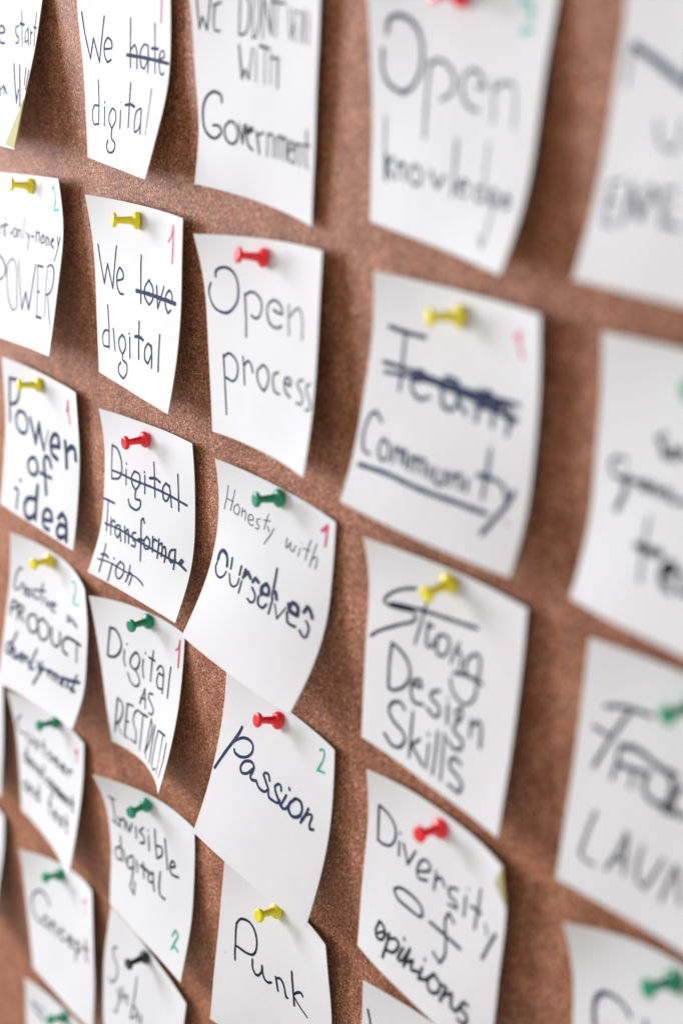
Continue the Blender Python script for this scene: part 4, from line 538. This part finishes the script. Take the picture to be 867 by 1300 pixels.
 ["hate","number","pink",[[0.64,907,86,907,106,906,126,905,147,903,169,901,193,899,217]]],
 ["launchb","word","navy",[[1.43,118,436,115,416,112,397,111,379,112,360,114,343,120,326,129,310,141,296,154,284,167,278,182,275,196,273],[1.17,196,273,215,275,235,276,252,280,267,287,280,296,290,303,296,309,301,314,305,319],[1.04,382,300,392,328],[1.3,118,436,134,464]]],
 ["lastmid","word","black",[[0.9,39,153,44,168,49,182,54,197,59,215,64,234,68,253]]],
]
FLAPS = {'start': [(0.996, 0.711), (1.005, 0.995), (0.826, 0.987)], 'diversity': [(0.965, 0.001), (1.004, 0.181), (0.922, 0.104)]}
PART = {'word': 'handwritten_word', 'struck_word': 'crossed_out_word', 'strikethrough': 'strikethrough', 'number': 'corner_number', 'underline': 'underline', 'dot': 'ink_speck'}

for idx, (key, pts) in enumerate(SHAPES.items()):
    s = Sheet(pts, 11 + idx)
    org = Vector((pts[1][0], 0, pts[1][2]))
    root = bpy.data.objects.new('sticky_note', None)
    root.empty_display_size = 0.01
    COL.objects.link(root)
    root.location = org * MM
    root['label'] = LABELS[key]
    root['category'] = 'sticky note'
    root['group'] = 'white notes pinned to the cork board'
    fold = None
    if key in FLAPS:
        (u1, v1), (u2, v2), tip = FLAPS[key]
        # sheet nodes beyond the fold line are drawn back onto it
        def fold(u, v, u1=u1, v1=v1, u2=u2, v2=v2):
            t = (v - v1) / (v2 - v1)
            if 0 <= t <= 1:
                lim = u1 + (u2 - u1) * t
                return min(u, lim), v
            if (v > v2 > v1): return min(u, u2), v
            if (v < v1 < v2) and u1 < 1: return min(u, u1), v
            return u, v
        pp = []
        for (a, b), h in (((u1, v1), 0.16), ((u2, v2), 0.16), (tip, 0.7)):
            p, n = s.frame(min(a, 1), min(b, 1))
            pp.append((p, n, h))
        V = []
        for p, n, h in pp: V.append((p + n * h - org) * MM)
        for p, n, h in pp: V.append((p + n * (h + 0.1) - org) * MM)
        o = link_mesh('folded_corner', V, [(0, 1, 2), (3, 5, 4), (0, 3, 4, 1), (1, 4, 5, 2), (2, 5, 3, 0)], M_BACK, root, False)
        o['label'] = 'folded corner showing the yellow green back of the note'
    build_sheet(s, root, org, fold)
    lift = 0.09
    for note, part, ink, rows in WRITING:
        if note == key:
            lift = build_ink(s, root, org, PART[part], ink, rows, lift)

# ---------------------------------------------------------------- push pins
def lathe(profile, seg=40):
    V, F = [], []
    n = len(profile)
    for k in range(seg):
        a = math.tau * k / seg
        for z, r in profile:
            V.append((r * math.cos(a) * MM, r * math.sin(a) * MM, z * MM))
    for k in range(seg):
        k2 = (k + 1) % seg
        for i in range(n - 1):
            if profile[i][1] == 0:
                F.append((k * n + i, k2 * n + i + 1, k * n + i + 1))
            elif profile[i + 1][1] == 0:
                F.append((k * n + i, k2 * n + i, k * n + i + 1))
            else:
                F.append((k * n + i, k2 * n + i, k2 * n + i + 1, k * n + i + 1))
    return V, F


# origin at the middle of the collar, +z away from the board (mm: height, radius)
GRIP = [(-1.25, 0), (-1.25, 2.7), (-1.18, 3.1), (-0.95, 3.42), (-0.6, 3.56), (-0.2, 3.56), (0.2, 3.42), (0.6, 3.1), (0.95, 2.65), (1.2, 2.2), (1.38, 1.9), (1.6, 1.74),
        (2.6, 1.6), (4.2, 1.47), (5.8, 1.37), (7.0, 1.36), (7.35, 1.45), (7.6, 1.7), (7.75, 2.1), (7.88, 2.5), (8.1, 2.78), (8.4, 2.92), (8.75, 2.95), (9.1, 2.9), (9.4, 2.7), (9.58, 2.4), (9.66, 2.0), (9.62, 1.2), (9.6, 0)]
NEEDLE = [(-9, 0), (-6.5, 0.45), (-1.0, 0.5), (-0.9, 0)]
PINS = {
 'power': [[-180.76,-3.23,114.39],[-0.031,-0.992,0.126],"yellow",1.73],
 'love': [[-76.86,-4.98,112.29],[-0.269,-0.962,0.053],"yellow",3.48],
 'process': [[16.5,-5.41,111.37],[-0.239,-0.959,0.152],"red",3.91],
 'team': [[122.06,-4.44,109.55],[-0.376,-0.926,-0.009],"yellow",2.94],
 'quality': [[220.34,-3.93,110.04],[-0.126,-0.991,-0.036],"green",2.43],
 'idea': [[-179.57,-4.84,21.66],[-0.177,-0.981,0.084],"yellow",3.34],
 'transf': [[-76.77,-4.09,20.5],[0.012,-1.0,0.007],"red",2.59],
 'honesty': [[23.19,-2.83,23.09],[-0.121,-0.989,0.083],"green",1.33],
 'strong': [[123.12,-4.58,23.67],[0.008,-0.982,-0.187],"yellow",3.08],
 'frog': [[223.89,-3.64,23.05],[-0.198,-0.971,-0.135],"green",2.14],
 'launchb': [[227.13,-3.73,-62.64],[-0.157,-0.986,0.058],"green",2.23],
 'creative': [[-179.57,-4.14,-68.23],[0.204,-0.975,0.091],"yellow",2.64],
 'restrict': [[-80.76,-2.91,-65.03],[0.166,-0.983,0.073],"green",1.41],
 'passion': [[23.74,-3.22,-68.52],[-0.075,-0.96,0.27],"red",1.72],
 'diversity': [[123.59,-3.8,-65.89],[0.04,-0.99,0.132],"red",2.3],
 'customer': [[-183.5,-3.57,-159.64],[0.068,-0.993,0.099],"green",2.07],
 'invisible': [[-83.48,-5.19,-158.9],[0.257,-0.966,0.041],"green",3.69],
 'punk': [[24.07,-3.8,-155.47],[0.112,-0.976,0.189],"yellow",2.3],
 'concept': [[-186.98,-4.22,-253.4],[0.206,-0.94,0.273],"green",2.72],
 'symb': [[-90.52,-4.73,-247.69],[0.09,-0.996,0.021],"black",3.23],
 'lastleft': [[-193.52,-3.68,-351.46],[0.172,-0.924,0.342],"green",2.18],
 'know': [[116.43,-4.38,200.02],[-0.056,-0.997,0.05],"red",2.88],
}
PIN_LABELS = {
 'power': "yellow push pin nearest the left edge, on the note reading POWER",
 'love': "yellow push pin on the note reading We love digital",
 'process': "red push pin on the note reading Open process",
 'team': "blurred yellow push pin on the note reading Community",
 'quality': "green push pin cut by the right edge of the picture, uppermost there",
 'idea': "yellow push pin on the note reading Power of idea",
 'transf': "glossy red push pin on the crossed out Digital Transformation note",
 'honesty': "green push pin on the note reading Honesty with Ourselves",
 'strong': "yellow push pin on the note reading Strong Design Skills",
 'frog': "green push pin at the right edge above the grey capitals",
 'launchb': "dark green push pin in the lower right corner",
 'creative': "yellow push pin on the note reading Creative PRODUCT",
 'restrict': "green push pin on the note reading Digital AS RESTRICTI",
 'passion': "crimson red push pin above the word Passion, touching the note above",
 'diversity': "red push pin on the note reading Diversity of opinions",
 'customer': "small green push pin half under the Creative note edge",
 'invisible': "green push pin on the note reading Invisible digital",
 'punk': "yellow push pin above the word Punk, lowest yellow pin",
 'concept': "blurred green push pin on the note with a large C at lower left",
 'symb': "black push pin, the only black one",
 'lastleft': "green push pin at the bottom left edge of the picture",
 'know': "red push pin cut by the top edge on the Open knowledge note",
}
grips = {}
for key, (base, axis, colour, gap) in PINS.items():
    root = bpy.data.objects.new('push_pin', None)
    root.empty_display_size = 0.005
    COL.objects.link(root)
    root.location = Vector(base) * MM
    q = Vector((0, 0, 1)).rotation_difference(Vector(axis))
    root.rotation_mode = 'QUATERNION'
    root.rotation_quaternion = q
    root['label'] = PIN_LABELS[key]
    root['category'] = 'push pin'
    root['group'] = 'plastic push pins holding the notes'
    if colour not in grips:
        g = link_mesh('grip', *lathe(GRIP), PLASTIC[colour], root)
        nd = link_mesh('needle', *lathe(NEEDLE, 16), M_STEEL, root) if not grips else None
        if nd is None:
            nd = needle0.copy(); COL.objects.link(nd); nd.parent = root
        else:
            needle0 = nd
        grips[colour] = g
    else:
        g = grips[colour].copy(); COL.objects.link(g); g.parent = root
        nd = needle0.copy(); COL.objects.link(nd); nd.parent = root
